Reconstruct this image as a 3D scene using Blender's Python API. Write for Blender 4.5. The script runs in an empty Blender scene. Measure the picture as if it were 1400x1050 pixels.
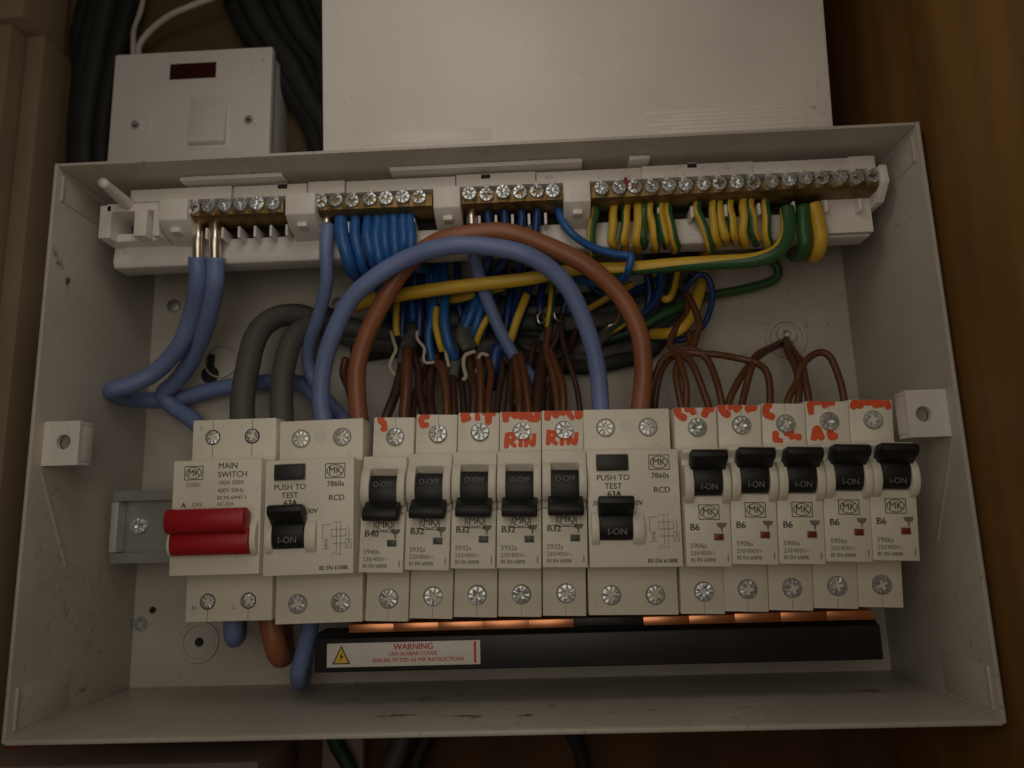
import bpy, bmesh, math, random
from mathutils import Vector, Matrix
random.seed(7)
S = 0.001                                   # everything below is written in millimetres
sc = bpy.context.scene
col = sc.collection
R = math.radians

# ------------------------------------------------------------------ camera
CAM = Vector((143.47, -292.6, 39.12)); EUL = (1.7533, 0.0302, 0.0400); FPX = 978.2
cd = bpy.data.cameras.new('camera'); cam = bpy.data.objects.new('camera', cd); col.objects.link(cam)
cam.location = CAM * S; cam.rotation_euler = EUL
cd.sensor_width = 36; cd.lens = 36 * FPX / 1400; cd.clip_start = 0.01; cd.clip_end = 20
cd.dof.use_dof = True; cd.dof.focus_distance = 0.292; cd.dof.aperture_fstop = 8.5
sc.camera = cam
# ------------------------------------------------------------------ light
w = bpy.data.worlds.new('World'); sc.world = w; w.use_nodes = True
bg = w.node_tree.nodes['Background']; bg.inputs[0].default_value = (1.0, 0.80, 0.56, 1); bg.inputs[1].default_value = 0.037
def area(name, loc, target, size, power, colr):
    l = bpy.data.lights.new(name, 'AREA'); l.energy = power; l.size = size * S; l.shape = 'DISK'; l.color = colr
    o = bpy.data.objects.new(name, l); col.objects.link(o); o.location = Vector(loc) * S
    d = Vector(target) - Vector(loc); o.rotation_euler = d.to_track_quat('-Z', 'Y').to_euler(); return o
area('doorway_lamp', (104, -360, 100), (100, 0, 110), 280, 0.265, (1.0, 0.90, 0.76))
area('room_lamp', (96, -200, 280), (90, 0, 150), 120, 0.082, (1.0, 0.92, 0.82))
sc.view_settings.view_transform = 'Standard'; sc.view_settings.look = 'None'
sc.view_settings.exposure = 0; sc.view_settings.gamma = 1; sc.view_settings.use_curve_mapping = False

CM = Matrix.LocRotScale(CAM, None, None)
from mathutils import Euler
RM = Euler(EUL, 'XYZ').to_matrix()
def at(x, y, Y):
    """the point on the plane at depth Y (mm) that the photograph shows at pixel x, y"""
    d = RM @ Vector(((x - 700) / FPX, -(y - 525) / FPX, -1))
    return CAM + d * ((Y - CAM.y) / d.y)

# ------------------------------------------------------------------ materials
MATS = {}
def mat(name, c, rough=0.5, metal=0.0, var=0.06, vscale=60, bump=0.0, bscale=400, spec=0.5, coat=0.0, specks=0.0, stretch=None):
    if name in MATS: return MATS[name]
    m = bpy.data.materials.new(name); m.use_nodes = True; nt = m.node_tree; N = nt.nodes; L = nt.links
    b = N['Principled BSDF']; b.inputs['Roughness'].default_value = rough; b.inputs['Metallic'].default_value = metal
    b.inputs['Specular IOR Level'].default_value = spec; b.inputs['Coat Weight'].default_value = coat
    tc = N.new('ShaderNodeTexCoord'); ns = N.new('ShaderNodeTexNoise'); ns.inputs['Scale'].default_value = vscale
    ns.inputs['Detail'].default_value = 6; L.new(tc.outputs['Object'], ns.inputs['Vector'])
    mr = N.new('ShaderNodeMapRange'); mr.inputs[1].default_value = 0.3; mr.inputs[2].default_value = 0.7
    mr.inputs[3].default_value = 1 - var * 1.6; mr.inputs[4].default_value = 1 + var * 0.6
    L.new(ns.outputs['Fac'], mr.inputs[0])
    mx = N.new('ShaderNodeMix'); mx.data_type = 'RGBA'; mx.blend_type = 'MULTIPLY'; mx.inputs[0].default_value = 1
    mx.inputs[6].default_value = (*c, 1); L.new(mr.outputs[0], mx.inputs[7]); L.new(mx.outputs[2], b.inputs['Base Color'])
    if stretch:
        mp = N.new('ShaderNodeMapping'); mp.inputs['Scale'].default_value = stretch; L.new(tc.outputs['Object'], mp.inputs['Vector']); L.new(mp.outputs[0], ns.inputs['Vector'])
    if specks:
        n3 = N.new('ShaderNodeTexNoise'); n3.inputs['Scale'].default_value = 380; n3.inputs['Detail'].default_value = 3; L.new(tc.outputs['Object'], n3.inputs['Vector'])
        n4 = N.new('ShaderNodeTexNoise'); n4.inputs['Scale'].default_value = 14; L.new(tc.outputs['Object'], n4.inputs['Vector'])
        ad = N.new('ShaderNodeMath'); ad.operation = 'MULTIPLY_ADD'; L.new(n4.outputs['Fac'], ad.inputs[0]); ad.inputs[1].default_value = .35; L.new(n3.outputs['Fac'], ad.inputs[2])
        m3 = N.new('ShaderNodeMapRange'); m3.inputs[1].default_value = .82; m3.inputs[2].default_value = .95; m3.inputs[3].default_value = 0; m3.inputs[4].default_value = specks
        L.new(ad.outputs[0], m3.inputs[0])
        mz = N.new('ShaderNodeMix'); mz.data_type = 'RGBA'; L.new(m3.outputs[0], mz.inputs[0]); L.new(mx.outputs[2], mz.inputs[6]); mz.inputs[7].default_value = (.14, .115, .085, 1)
        L.new(mz.outputs[2], b.inputs['Base Color'])
    m2 = N.new('ShaderNodeMapRange'); m2.inputs[3].default_value = max(0.02, rough - 0.08); m2.inputs[4].default_value = min(1, rough + 0.1)
    L.new(ns.outputs['Fac'], m2.inputs[0]); L.new(m2.outputs[0], b.inputs['Roughness'])
    if bump:
        n2 = N.new('ShaderNodeTexNoise'); n2.inputs['Scale'].default_value = bscale; n2.inputs['Detail'].default_value = 4
        L.new(tc.outputs['Object'], n2.inputs['Vector'])
        bp = N.new('ShaderNodeBump'); bp.inputs['Strength'].default_value = bump; bp.inputs['Distance'].default_value = 0.0004
        L.new(n2.outputs['Fac'], bp.inputs['Height']); L.new(bp.outputs[0], b.inputs['Normal'])
    MATS[name] = m; return m
M_ENC = mat('painted_enclosure', (0.54, 0.50, 0.44), 0.36, var=0.10, vscale=16, bump=0.12, bscale=900, specks=.45)
M_CAR = mat('white_moulded_plastic', (0.76, 0.72, 0.68), 0.42, var=0.06, vscale=18, specks=.3)
M_MOD = mat('module_plastic', (0.82, 0.775, 0.66), 0.45, var=0.07, vscale=28, specks=.3, bump=0.05, bscale=1500)
M_BTN = mat('rubber_black', (0.022, 0.021, 0.020), 0.5)
M_BLK = mat('toggle_black', (0.010, 0.010, 0.010), 0.5)
M_RED = mat('switch_red', (0.40, 0.006, 0.012), 0.45)
M_INK = mat('printed_ink', (0.07, 0.065, 0.055), 0.7)
M_INK2 = mat('printed_ink_pale', (0.20, 0.185, 0.155), 0.7)
M_TON = mat('toggle_ink', (0.16, 0.16, 0.16), 0.6)
M_LINE = mat('moulding_line', (0.30, 0.275, 0.23), 0.7)
M_ZINC = mat('zinc_screw', (0.66, 0.69, 0.69), 0.33, 0.72, var=0.14, vscale=500, bump=0.12, bscale=1500)
M_SHADE = mat('recess_shade', (0.02, 0.018, 0.015), 0.8)  # near-black stands in for the shade inside holes and recesses
M_BRASS = mat('brass_bar', (0.27, 0.18, 0.075), 0.5, 0.9, var=0.25, vscale=200, bump=0.2)
M_RAIL = mat('galvanised_rail', (0.42, 0.43, 0.40), 0.42, 0.85, var=0.08, vscale=80)
M_FER = mat('ferrule_tin', (0.78, 0.72, 0.62), 0.28, 1.0, var=0.1)
M_COP = mat('copper_busbar', (0.85, 0.36, 0.17), 0.33, 1.0, var=0.1, vscale=60)
M_BUS = mat('busbar_black', (0.010, 0.010, 0.010), 0.45)
M_BLUE = mat('tail_blue', (0.165, 0.225, 0.44), 0.45, var=0.13, vscale=35, bump=.08, bscale=250)
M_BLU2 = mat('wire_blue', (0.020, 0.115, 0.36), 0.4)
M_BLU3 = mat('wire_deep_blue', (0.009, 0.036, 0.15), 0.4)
M_BRN = mat('tail_brown', (0.31, 0.115, 0.055), 0.42, var=0.13, vscale=35, bump=.08, bscale=250)
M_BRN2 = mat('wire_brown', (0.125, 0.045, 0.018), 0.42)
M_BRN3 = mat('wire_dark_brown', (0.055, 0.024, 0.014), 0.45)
M_YEL = mat('wire_yellow', (0.66, 0.42, 0.035), 0.42, var=.12, vscale=40)
M_GRN = mat('wire_green', (0.032, 0.115, 0.035), 0.42)
M_GREY = mat('sheath_grey', (0.085, 0.083, 0.074), 0.6, bump=0.1)
M_GRY2 = mat('sheath_dark', (0.022, 0.022, 0.020), 0.65, bump=0.1)
M_TORN = mat('torn_white', (0.42, 0.36, 0.28), 0.6)
M_MARK = mat('orange_marker', (0.78, 0.105, 0.028), 0.6, var=0.07, vscale=300)
M_LAB = mat('label_white', (0.70, 0.66, 0.63), 0.45)
M_LRED = mat('label_red', (0.55, 0.07, 0.06), 0.6)
M_LYEL = mat('label_yellow', (0.75, 0.48, 0.04), 0.5)
M_NEON = mat('neon_lens', (0.035, 0.004, 0.004), 0.15)
M_WIN_G = mat('window_green', (0.03, 0.06, 0.035), 0.4)
M_WIN_R = mat('window_red', (0.20, 0.025, 0.02), 0.4)
M_CLEAR = mat('pale_plastic', (0.52, 0.50, 0.46), 0.35)
M_WALL = mat('brown_wall', (0.115, 0.056, 0.020), 0.8, var=0.3, vscale=9, bump=0.3, bscale=300, stretch=(5, 5, .6))
M_SIDE = mat('brown_panel', (0.25, 0.122, 0.028), 0.6, var=0.24, vscale=9, bump=0.2, bscale=250, stretch=(6, 6, .6))
M_POST = mat('beige_timber', (0.36, 0.265, 0.175), 0.8, var=0.12, vscale=12, bump=0.2, bscale=200)
M_OLIV = mat('olive_board', (0.10, 0.068, 0.026), 0.8, var=0.18, vscale=10)
M_PINK = mat('pale_trunking', (0.30, 0.22, 0.18), 0.6)
M_CBLK = mat('cable_black', (0.009, 0.009, 0.008), 0.65, bump=0.1)
M_CWHT = mat('cable_white', (0.50, 0.45, 0.40), 0.5)

def scuffs(m, spots):
    """dirt and rub marks with shapes of their own, at fixed places on the painted metal (mm)"""
    nt = m.node_tree; N = nt.nodes; L = nt.links; b = N['Principled BSDF']
    src = b.inputs['Base Color'].links[0].from_socket
    ge = N.new('ShaderNodeNewGeometry'); ns = N.new('ShaderNodeTexNoise'); ns.inputs['Scale'].default_value = 450; ns.inputs['Detail'].default_value = 5
    L.new(ge.outputs['Position'], ns.inputs['Vector'])
    tot = None
    for (p, rx, ry, rz, k) in spots:
        mp = N.new('ShaderNodeMapping'); mp.vector_type = 'POINT'
        mp.inputs['Scale'].default_value = (1 / (rx * S), 1 / (ry * S), 1 / (rz * S))
        mp.inputs['Location'].default_value = (-p[0] / rx, -p[1] / ry, -p[2] / rz)
        L.new(ge.outputs['Position'], mp.inputs['Vector'])
        ln = N.new('ShaderNodeVectorMath'); ln.operation = 'LENGTH'; L.new(mp.outputs[0], ln.inputs[0])
        ad = N.new('ShaderNodeMath'); ad.operation = 'MULTIPLY_ADD'; L.new(ns.outputs['Fac'], ad.inputs[0]); ad.inputs[1].default_value = 2.2
        L.new(ln.outputs['Value'], ad.inputs[2])
        mr = N.new('ShaderNodeMapRange'); mr.inputs[1].default_value = 1.35; mr.inputs[2].default_value = 2.0
        mr.inputs[3].default_value = k; mr.inputs[4].default_value = 0; L.new(ad.outputs[0], mr.inputs[0])
        if tot is None: tot = mr.outputs[0]
        else:
            mm = N.new('ShaderNodeMath'); mm.operation = 'MAXIMUM'; L.new(tot, mm.inputs[0]); L.new(mr.outputs[0], mm.inputs[1]); tot = mm.outputs[0]
    mx = N.new('ShaderNodeMix'); mx.data_type = 'RGBA'; L.new(tot, mx.inputs[0]); L.new(src, mx.inputs[6])
    mx.inputs[7].default_value = (0.055, 0.045, 0.035, 1); L.new(mx.outputs[2], b.inputs['Base Color'])

# ------------------------------------------------------------------ builders
ORG = {}
def finish(o, parent, label, cat, group, kind):
    col.objects.link(o)
    if parent is not None: o.parent = parent
    if label: o['label'] = label
    if cat: o['category'] = cat
    if group: o['group'] = group
    if kind: o['kind'] = kind
def thing(name, label, cat, loc=(0, 0, 0), group=None, rot=(0, 0, 0)):
    o = bpy.data.objects.new(name, None); o.empty_display_size = 0.01
    finish(o, None, label, cat, group, None)
    o.location = Vector(loc) * S; o.rotation_euler = rot; ORG[o.name] = Vector(loc); return o
def local(name, me, parent, loc=(0, 0, 0), rot=(0, 0, 0), label=None):
    """an object placed in its parent's own frame"""
    o = bpy.data.objects.new(name, me); finish(o, parent, label, None, None, None)
    o.location = Vector(loc) * S; o.rotation_euler = rot; return o
def mkmesh(name, vs, fs, m, smooth=False, bevel=0, idx=None, mats=None):
    me = bpy.data.meshes.new(name); me.from_pydata([tuple(Vector(v) * S) for v in vs], [], fs)
    for q in (mats or [m]): me.materials.append(q)
    bm = bmesh.new(); bm.from_mesh(me); bmesh.ops.recalc_face_normals(bm, faces=bm.faces)
    if bevel:
        es = [e for e in bm.edges if len(e.link_faces) == 2 and e.calc_face_angle(0) > R(28)]
        bmesh.ops.bevel(bm, geom=es, offset=bevel * S, segments=2, profile=0.5, affect='EDGES', clamp_overlap=True)
    bm.to_mesh(me); bm.free()
    if idx:
        for p, i in zip(me.polygons, idx): p.material_index = i
    if smooth: me.polygons.foreach_set('use_smooth', [True] * len(me.polygons))
    elif bevel:
        me.polygons.foreach_set('use_smooth', [True] * len(me.polygons)); me.set_sharp_from_angle(angle=R(40))
    return me
def absobj(name, vs, fs, m, parent=None, label=None, cat=None, group=None, kind=None, **k):
    """mesh written in world mm; parented at the parent's origin, or a thing with its origin at its own base"""
    if parent is not None: og = ORG[parent.name]
    else:
        og = Vector((sum(v[0] for v in vs) / len(vs), sum(v[1] for v in vs) / len(vs), min(v[2] for v in vs)))
    me = mkmesh(name, [Vector(v) - og for v in vs], fs, m, **k)
    o = bpy.data.objects.new(name, me); finish(o, parent, label, cat, group, kind)
    if parent is None: o.location = og * S
    ORG[o.name] = og; return o
def boxg(x0, x1, y0, y1, z0, z1):
    v = [(x, y, z) for x in (x0, x1) for y in (y0, y1) for z in (z0, z1)]
    return v, [(0, 1, 3, 2), (4, 6, 7, 5), (0, 4, 5, 1), (2, 3, 7, 6), (0, 2, 6, 4), (1, 5, 7, 3)]
def box(name, b, m, parent, bevel=0.3, **k):
    v, f = boxg(*b); return absobj(name, v, f, m, parent, bevel=bevel, **k)
def lbox(name, b, m, parent, bevel=0.3, **k):
    v, f = boxg(*b); return local(name, mkmesh(name, v, f, m, bevel=bevel), parent, **k)
def exg(prof, x0, x1):
    """profile of (Y,Z) extruded along X"""
    n = len(prof); v = [(x0, p[0], p[1]) for p in prof] + [(x1, p[0], p[1]) for p in prof]
    f = [tuple(range(n)), tuple(range(2 * n - 1, n - 1, -1))] + [(i, (i + 1) % n, n + (i + 1) % n, n + i) for i in range(n)]
    return v, f
def ex2(prof, y0, y1):
    """outline of (X,Z) extruded along Y"""
    n = len(prof); v = [(p[0], y0, p[1]) for p in prof] + [(p[0], y1, p[1]) for p in prof]
    f = [tuple(range(n)), tuple(range(2 * n - 1, n - 1, -1))] + [(i, (i + 1) % n, n + (i + 1) % n, n + i) for i in range(n)]
    return v, f
def discg(r, y0, y1, n=24, cx=0, cz=0):
    return ex2([(cx + r * math.cos(2 * math.pi * i / n), cz + r * math.sin(2 * math.pi * i / n)) for i in range(n)], y0, y1)
def ringg(r0, r1, y0, y1, n=36, cx=0, cz=0):
    v = []; f = []
    for i in range(n):
        a = 2 * math.pi * i / n; c, s = math.cos(a), math.sin(a)
        v += [(cx + r0 * c, y1, cz + r0 * s), (cx + r0 * c, y0, cz + r0 * s), (cx + r1 * c, y0, cz + r1 * s), (cx + r1 * c, y1, cz + r1 * s)]
        b, d = 4 * i, 4 * ((i + 1) % n)
        for j in range(4): f.append((b + j, b + (j + 1) % 4, d + (j + 1) % 4, d + j))
    return v, f
def spline(pts, sub=7):
    P = [Vector(p) for p in pts]; P = [P[0] * 2 - P[1]] + P + [P[-1] * 2 - P[-2]]; out = []
    for i in range(1, len(P) - 2):
        p0, p1, p2, p3 = P[i - 1:i + 3]
        for j in range(sub):
            t = j / sub
            out.append(0.5 * ((2 * p1) + (p2 - p0) * t + (2 * p0 - 5 * p1 + 4 * p2 - p3) * t * t + (3 * p1 - p0 - 3 * p2 + p3) * t ** 3))
    out.append(P[-2]); return out
def tubeg(pts, r, seg=12, sub=7, flat=1.0, phase=0.0, twist=0.0, green=0.0, taper=None):
    C = spline(pts, sub); n = len(C); T = [(C[min(i + 1, n - 1)] - C[max(i - 1, 0)]).normalized() for i in range(n)]
    u = Vector((0, -1, 0)); u = (u - T[0] * u.dot(T[0])); u = u.normalized() if u.length > 0.05 else T[0].orthogonal().normalized()
    v = []; f = []; idx = []
    for i in range(n):
        u = (u - T[i] * u.dot(T[i])).normalized(); b = T[i].cross(u)
        rr = r if taper is None else r * (taper[0] + (taper[1] - taper[0]) * i / (n - 1))
        rr *= 1 + 0.012 * math.sin(i * 1.7 + pts[0][0])
        for k in range(seg):
            a = 2 * math.pi * k / seg + phase + twist * i / (n - 1)
            v.append(C[i] + u * (rr * flat * math.cos(a)) + b * (rr * math.sin(a)))
    for i in range(n - 1):
        for k in range(seg):
            f.append((i * seg + k, i * seg + (k + 1) % seg, (i + 1) * seg + (k + 1) % seg, (i + 1) * seg + k)); idx.append(1 if (k + .5) / seg < green else 0)
    f.append(tuple(range(seg - 1, -1, -1))); f.append(tuple(range((n - 1) * seg, n * seg))); idx += [0, 0]
    return v, f, idx
def wire(name, label, cat, pts, r, m, group=None, parent=None, seg=12, px=True, m2=None, **k):
    """a bent round wire along pixel+depth points (or world mm points when px is False)"""
    P = [at(*p) for p in pts] if px else [Vector(p) for p in pts]
    if parent is None:
        rj = random.Random(label); P = [p + Vector((rj.uniform(-.45, .45), rj.uniform(-.5, .5), rj.uniform(-.45, .45))) for p in P]
    v, f, idx = tubeg(P, r, seg, **k)
    return absobj(name, v, f, m, parent, label, cat, group, smooth=True, idx=idx if m2 else None, mats=[m, m2] if m2 else None)
FONTS = {}
def text(name, s, size, loc, parent, m, rot=0, align='LEFT', wide=1.0, bold=0.0):
    key = (s, size, m.name, align, wide, bold)
    if key not in FONTS:
        c = bpy.data.curves.new(name, 'FONT'); c.body = s; c.size = size * S; c.align_x = align; c.align_y = 'CENTER'
        c.resolution_u = 3; c.materials.append(m)
        tmp = bpy.data.objects.new('tmp', c); col.objects.link(tmp); dg = bpy.context.evaluated_depsgraph_get()
        me = bpy.data.meshes.new_from_object(tmp.evaluated_get(dg)); me.name = name; bpy.data.objects.remove(tmp); bpy.data.curves.remove(c); FONTS[key] = me
        if bold:
            bm = bmesh.new(); bm.from_mesh(me); g = bmesh.ops.duplicate(bm, geom=bm.verts[:] + bm.edges[:] + bm.faces[:])
            vs = [e for e in g['geom'] if isinstance(e, bmesh.types.BMVert)]
            bmesh.ops.translate(bm, verts=vs, vec=(bold * 2.2 * S, bold * .8 * S, 0.006 * S)); bm.to_mesh(me); bm.free()
    o = local(name, FONTS[key], parent, loc, (math.pi / 2, rot, 0)); o.scale = (wide, 1, 1); return o

# pozidriv screw head: one polar grid, faces -Y
def screw_mesh(name, Rr, h):
    na, rings = 48, [0, .12, .22, .32, .42, .5, .58, .66, .76, .88, .96, 1.0]
    v = []; f = []
    def depth(x, z, q):
        a = math.atan2(z, x)
        d = 0.10 * q * q
        if min(abs(x), abs(z)) < .17 and q < .6: d += 1.0 * (1 - q * .6)
        elif abs(abs(x) - abs(z)) < .07 and q < .9: d += .22
        elif min(abs(x), abs(z)) < .06 and q < .9: d += .25
        elif q < .36: d += .7
        else: d += .05 * math.sin(7 * a + 1) * math.sin(3 * a)
        if q > .97: d += .12
        return d * Rr * .55
    for q in rings:
        for k in range(na):
            a = 2 * math.pi * k / na; x, z = q * math.cos(a), q * math.sin(a); v.append((x * Rr, depth(x, z, q) - h, z * Rr))
    for i in range(len(rings) - 1):
        for k in range(na):
            f.append((i * na + k, i * na + (k + 1) % na, (i + 1) * na + (k + 1) % na, (i + 1) * na + k))
    b = len(v); o = (len(rings) - 1) * na
    for k in range(na):
        a = 2 * math.pi * k / na; v.append((Rr * math.cos(a), 1.5, Rr * math.sin(a)))
    for k in range(na): f.append((o + k, o + (k + 1) % na, b + (k + 1) % na, b + k))
    me = bpy.data.meshes.new(name); me.from_pydata([tuple(Vector(p) * S) for p in v], [], f); me.materials.append(M_ZINC)
    bm = bmesh.new(); bm.from_mesh(me); bmesh.ops.remove_doubles(bm, verts=bm.verts, dist=1e-6); bmesh.ops.recalc_face_normals(bm, faces=bm.faces)
    bm.to_mesh(me); bm.free(); return me
SCREW = screw_mesh('terminal_screw', 3.45, 0.9)
SCREW_S = screw_mesh('small_screw', 3.05, 0.9)
SCREW_B = screw_mesh('bar_screw', 3.0, 1.3)
def put_screw(parent, loc, me=SCREW, name='terminal_screw', absolute=True):
    p = Vector(loc) - (ORG[parent.name] if absolute else Vector((0, 0, 0)))
    return local(name, me, parent, p, (R(random.uniform(-8, 3)), random.uniform(0, 6.28), R(random.uniform(-5, 5))))

# ================================================================== the setting
WY = 85
v, f = boxg(-420, 420, WY, WY + 12, -320, 620); absobj('wall', v, f, M_WALL, kind='structure')
v, f = boxg(305.5, 318, -330, WY - .5, -320, 620); absobj('side_wall', v, f, M_SIDE, kind='structure')
v, f = boxg(-128, 60, WY - 5, WY - .4, 150, 600); absobj('backing_board', v, f, M_OLIV, label='olive brown board fixed to the wall behind the small switch', cat='board')
t = thing('timber_post', 'beige painted timber post at the far left edge beside the black cables', 'post', (-158, 60, -300))
box('post_face', (-176, -141, 52, WY - .5, -300, 318), M_POST, t, 1.5)
box('post_head', (-176, -133, 49, WY - .5, 319, 600), M_POST, t, 1.5)
box('edge_strip', (-139.5, -129, 62, WY - .5, -300, 317), M_POST, t, 1.0)
box('wall_strip', (-300, -177, 30, WY - .5, -300, 600), M_POST, t, 2)

# ================================================================== the open enclosure
XL, XR, ZB, ZT, YR, YB, TH = -54.2, 300.6, -35.3, 189.5, -20.9, 59.0, 1.6
enc = thing('consumer_unit_enclosure', 'open white electrical enclosure box with its cover off and wiring exposed', 'enclosure', (123, 20, ZB - TH))
box('back_panel', (XL, XR, YB, YB + TH, ZB, ZT), M_ENC, enc, 0)
box('side_panel', (XL - TH, XL, YR, YB + TH, ZB - TH, ZT + TH), M_ENC, enc, .5)
box('side_panel', (XR, XR + TH, YR, YB + TH, ZB - TH, ZT + TH), M_ENC, enc, .5)
box('top_panel', (XL + .02, XR - .02, YR + .15, YB + TH - .1, ZT, ZT + TH - .1), M_ENC, enc, .45)
box('bottom_panel', (XL + .02, XR - .02, YR + .15, YB + TH - .1, ZB - TH + .1, ZB), M_ENC, enc, .45)
box('rim_lip', (XL + .3, XR - .3, YR - .9, YR + .2, ZB - 1.9, ZB - .15), M_ENC, enc, .4)
for (x0, x1) in ((XL, XL + 1.0), (XR - 1.0, XR)):
    for (z0, z1) in ((ZT - 14, ZT - 3), (ZB + 2, ZB + 17)):
        box('corner_rib', (x0, x1, YR + 3, YR + 4.6, z0, z1), M_ENC, enc, .3)
        box('corner_tab', (x0 + .0 if x0 < 0 else x0 + .5, x1 - .5 if x0 < 0 else x1, YR + 4.6, YR + 34, z0, z1), M_ENC, enc, .2)
def lug(x0, x1, z0, z1, hx, hz):
    n = 20; rr = 3.0
    # face plate with a round hole: outer rectangle bridged to the hole rim
    out = []; inn = []
    cx, cz, hw, hh = (x0 + x1) / 2, (z0 + z1) / 2, (x1 - x0) / 2, (z1 - z0) / 2
    v = []; f = []
    ca = math.atan2(hh, hw); angs = sorted([ca, math.pi - ca, math.pi + ca, 2 * math.pi - ca] + [2 * math.pi * (i + .5) / 16 for i in range(16)])
    for a in angs:
        c, s = math.cos(a), math.sin(a); k = min(hw / abs(c), hh / abs(s))
        inn.append((hx + rr * c, hz + rr * s)); out.append((cx + k * c, cz + k * s))
    for y in (-15, -12.8):
        v += [(p[0], y, p[1]) for p in inn] + [(p[0], y, p[1]) for p in out]
    for i in range(n):
        j = (i + 1) % n
        f += [(i, j, n + j, n + i), (2 * n + i, 3 * n + i, 3 * n + j, 2 * n + j), (i, 2 * n + i, 2 * n + j, j), (n + i, n + j, 3 * n + j, 3 * n + i)]
    o = absobj('cover_lug', v, f, M_CAR, enc)
    box('lug_wall', (x0 + .3, x1 - .3, -12.7, -6, z1 - 1.6, z1 - .1), M_CAR, o, .2)
    box('lug_wall', (x0 + .3, x1 - .3, -12.7, -6, z0 + .1, z0 + 1.6), M_CAR, o, .2)
    xi = (x1 - 1.7, x1 - .1) if x0 < 100 else (x0 + .1, x0 + 1.7)
    box('lug_wall', (xi[0], xi[1], -12.7, -6, z0 + 1.7, z1 - 1.7), M_CAR, o, .2)
    v, f = discg(2.9, -12, -11, 20, hx, hz); absobj('lug_socket', v, f, M_LINE, o)
lug(XL + .05, -39.5, 64.3, 82, -45.8, 73.6)
lug(285.2, XR - .05, 64, 82.2, 291.2, 72.8)
# ribs running back from the lugs, moulded into the side panels
for s in (0, 1):
    xa = XL if s == 0 else XR
    v = [];
    for (y, z) in ((-15, 62), (-13.6, 62), (6, 24), (4.6, 24)):
        v += [(xa, y, z), (xa + (.5 if s == 0 else -.5), y, z)]
    absobj('brace_rib', v, [(0, 2, 3, 1), (2, 4, 5, 3), (4, 6, 7, 5), (6, 0, 1, 7), (1, 3, 5, 7), (0, 6, 4, 2)], M_ENC, enc)
# bosses, keyhole and fixing screws on the back panel
def boss(px, r, rin):
    c = at(px[0], px[1], YB - 1); v, f = ringg(rin, r, YB - 1.6, YB - .05, 36, c.x, c.z); return absobj('mounting_boss', v, f, M_CLEAR, enc, bevel=.3), c
b1, c = boss((272, 878), 9.5, 7.6); v, f = discg(2.1, YB - .5, YB - .1, 20, c.x, c.z); absobj('fixing_hole', v, f, M_SHADE, b1)
v, f = ringg(2.2, 7.5, YB - .8, YB - .05, 36, c.x, c.z); absobj('washer', v, f, M_CLEAR, b1)
b2, c = boss((1075, 462), 10, 8.2); v, f = ringg(2.2, 4.6, YB - 3.0, YB - .05, 24, c.x, c.z + 1.5); absobj('screw_cup', v, f, M_CLEAR, b2, bevel=.4)
put_screw(b2, (c.x, YB - 1.2, c.z + 1.5), SCREW_S, 'fixing_screw')
b3, c = boss((302, 494), 8.6, 7.8)
k = at(287, 512, YB - .3); v, f = discg(4.6, YB - .4, YB - .1, 24, k.x, k.z); kh = absobj('keyhole', v, f, M_SHADE, enc)
box('keyhole_slot', (k.x - 1.7, k.x + 2.0, YB - .45, YB - .12, k.z + 1, k.z + 10.5), M_SHADE, kh, 0)
for (x, y) in ((237, 418), (462, 415)):
    k = at(x, y, YB - 1); v, f = discg(3.4, YB - 1.6, YB - .05, 20, k.x, k.z); absobj('stud', v, f, M_RAIL, enc, bevel=.5)
k = at(188, 853, YB - 1); put_screw(enc, (k.x + 1.2, YB - .6, k.z), SCREW, 'fixing_screw')
k = at(209, 834, YB); v, f = discg(1.6, YB - .4, YB - .1, 16, k.x, k.z); absobj('fixing_hole', v, f, M_SHADE, enc)
for (x, y, r) in ((880, 520, 26),):
    k = at(x, y, YB); v, f = ringg(r - .5, r, YB - .35, YB - .05, 48, k.x, k.z); absobj('knockout', v, f, M_ENC, enc)
def wl(x, y, side):   # a pixel on a panel of the box: march to that plane
    d = RM @ Vector(((x - 700) / FPX, -(y - 525) / FPX, -1))
    ax, val = {'l': (0, XL), 'b': (2, ZB), 'r': (0, XR)}[side]
    return CAM + d * ((val - CAM[ax]) / d[ax])
SP = []
for (x, y, s, r3, k) in ((82, 362, 'l', (2, 3, 3.5), .75), (92, 385, 'l', (2, 2.4, 3), .95), (76, 345, 'l', (2, 2.4, 2.6), .6), (112, 943, 'l', (3, 4.5, 2.2), .6), (22, 668, 'l', (3, 3, 3), .5), (120, 880, 'l', (3, 8, 3), .16), (60, 800, 'l', (3, 6, 5), .14),
                         (545, 978, 'b', (9, 2.6, 3), .7), (530, 979, 'b', (9, 2.0, 3), .5), (635, 979, 'b', (9, 2, 3), .85), (650, 980, 'b', (3, 2.4, 3), .95), (720, 978, 'b', (5, 2.2, 3), .9), (755, 965, 'b', (2, 1.6, 3), .8),
                         (580, 955, 'b', (8, 4, 3), .6), (628, 950, 'b', (5, 4, 3), .6), (1188, 944, 'b', (7, 3.5, 3), .9), (835, 975, 'b', (4, 1.6, 3), .35), (890, 971, 'b', (5, 1.6, 3), .35), (485, 955, 'b', (5, 3, 3), .4), (690, 948, 'b', (40, 7, 3), .25), (1000, 945, 'b', (60, 6, 3), .22)):
    SP.append((wl(x, y, s), *r3, k))
scuffs(M_ENC, SP)

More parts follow.
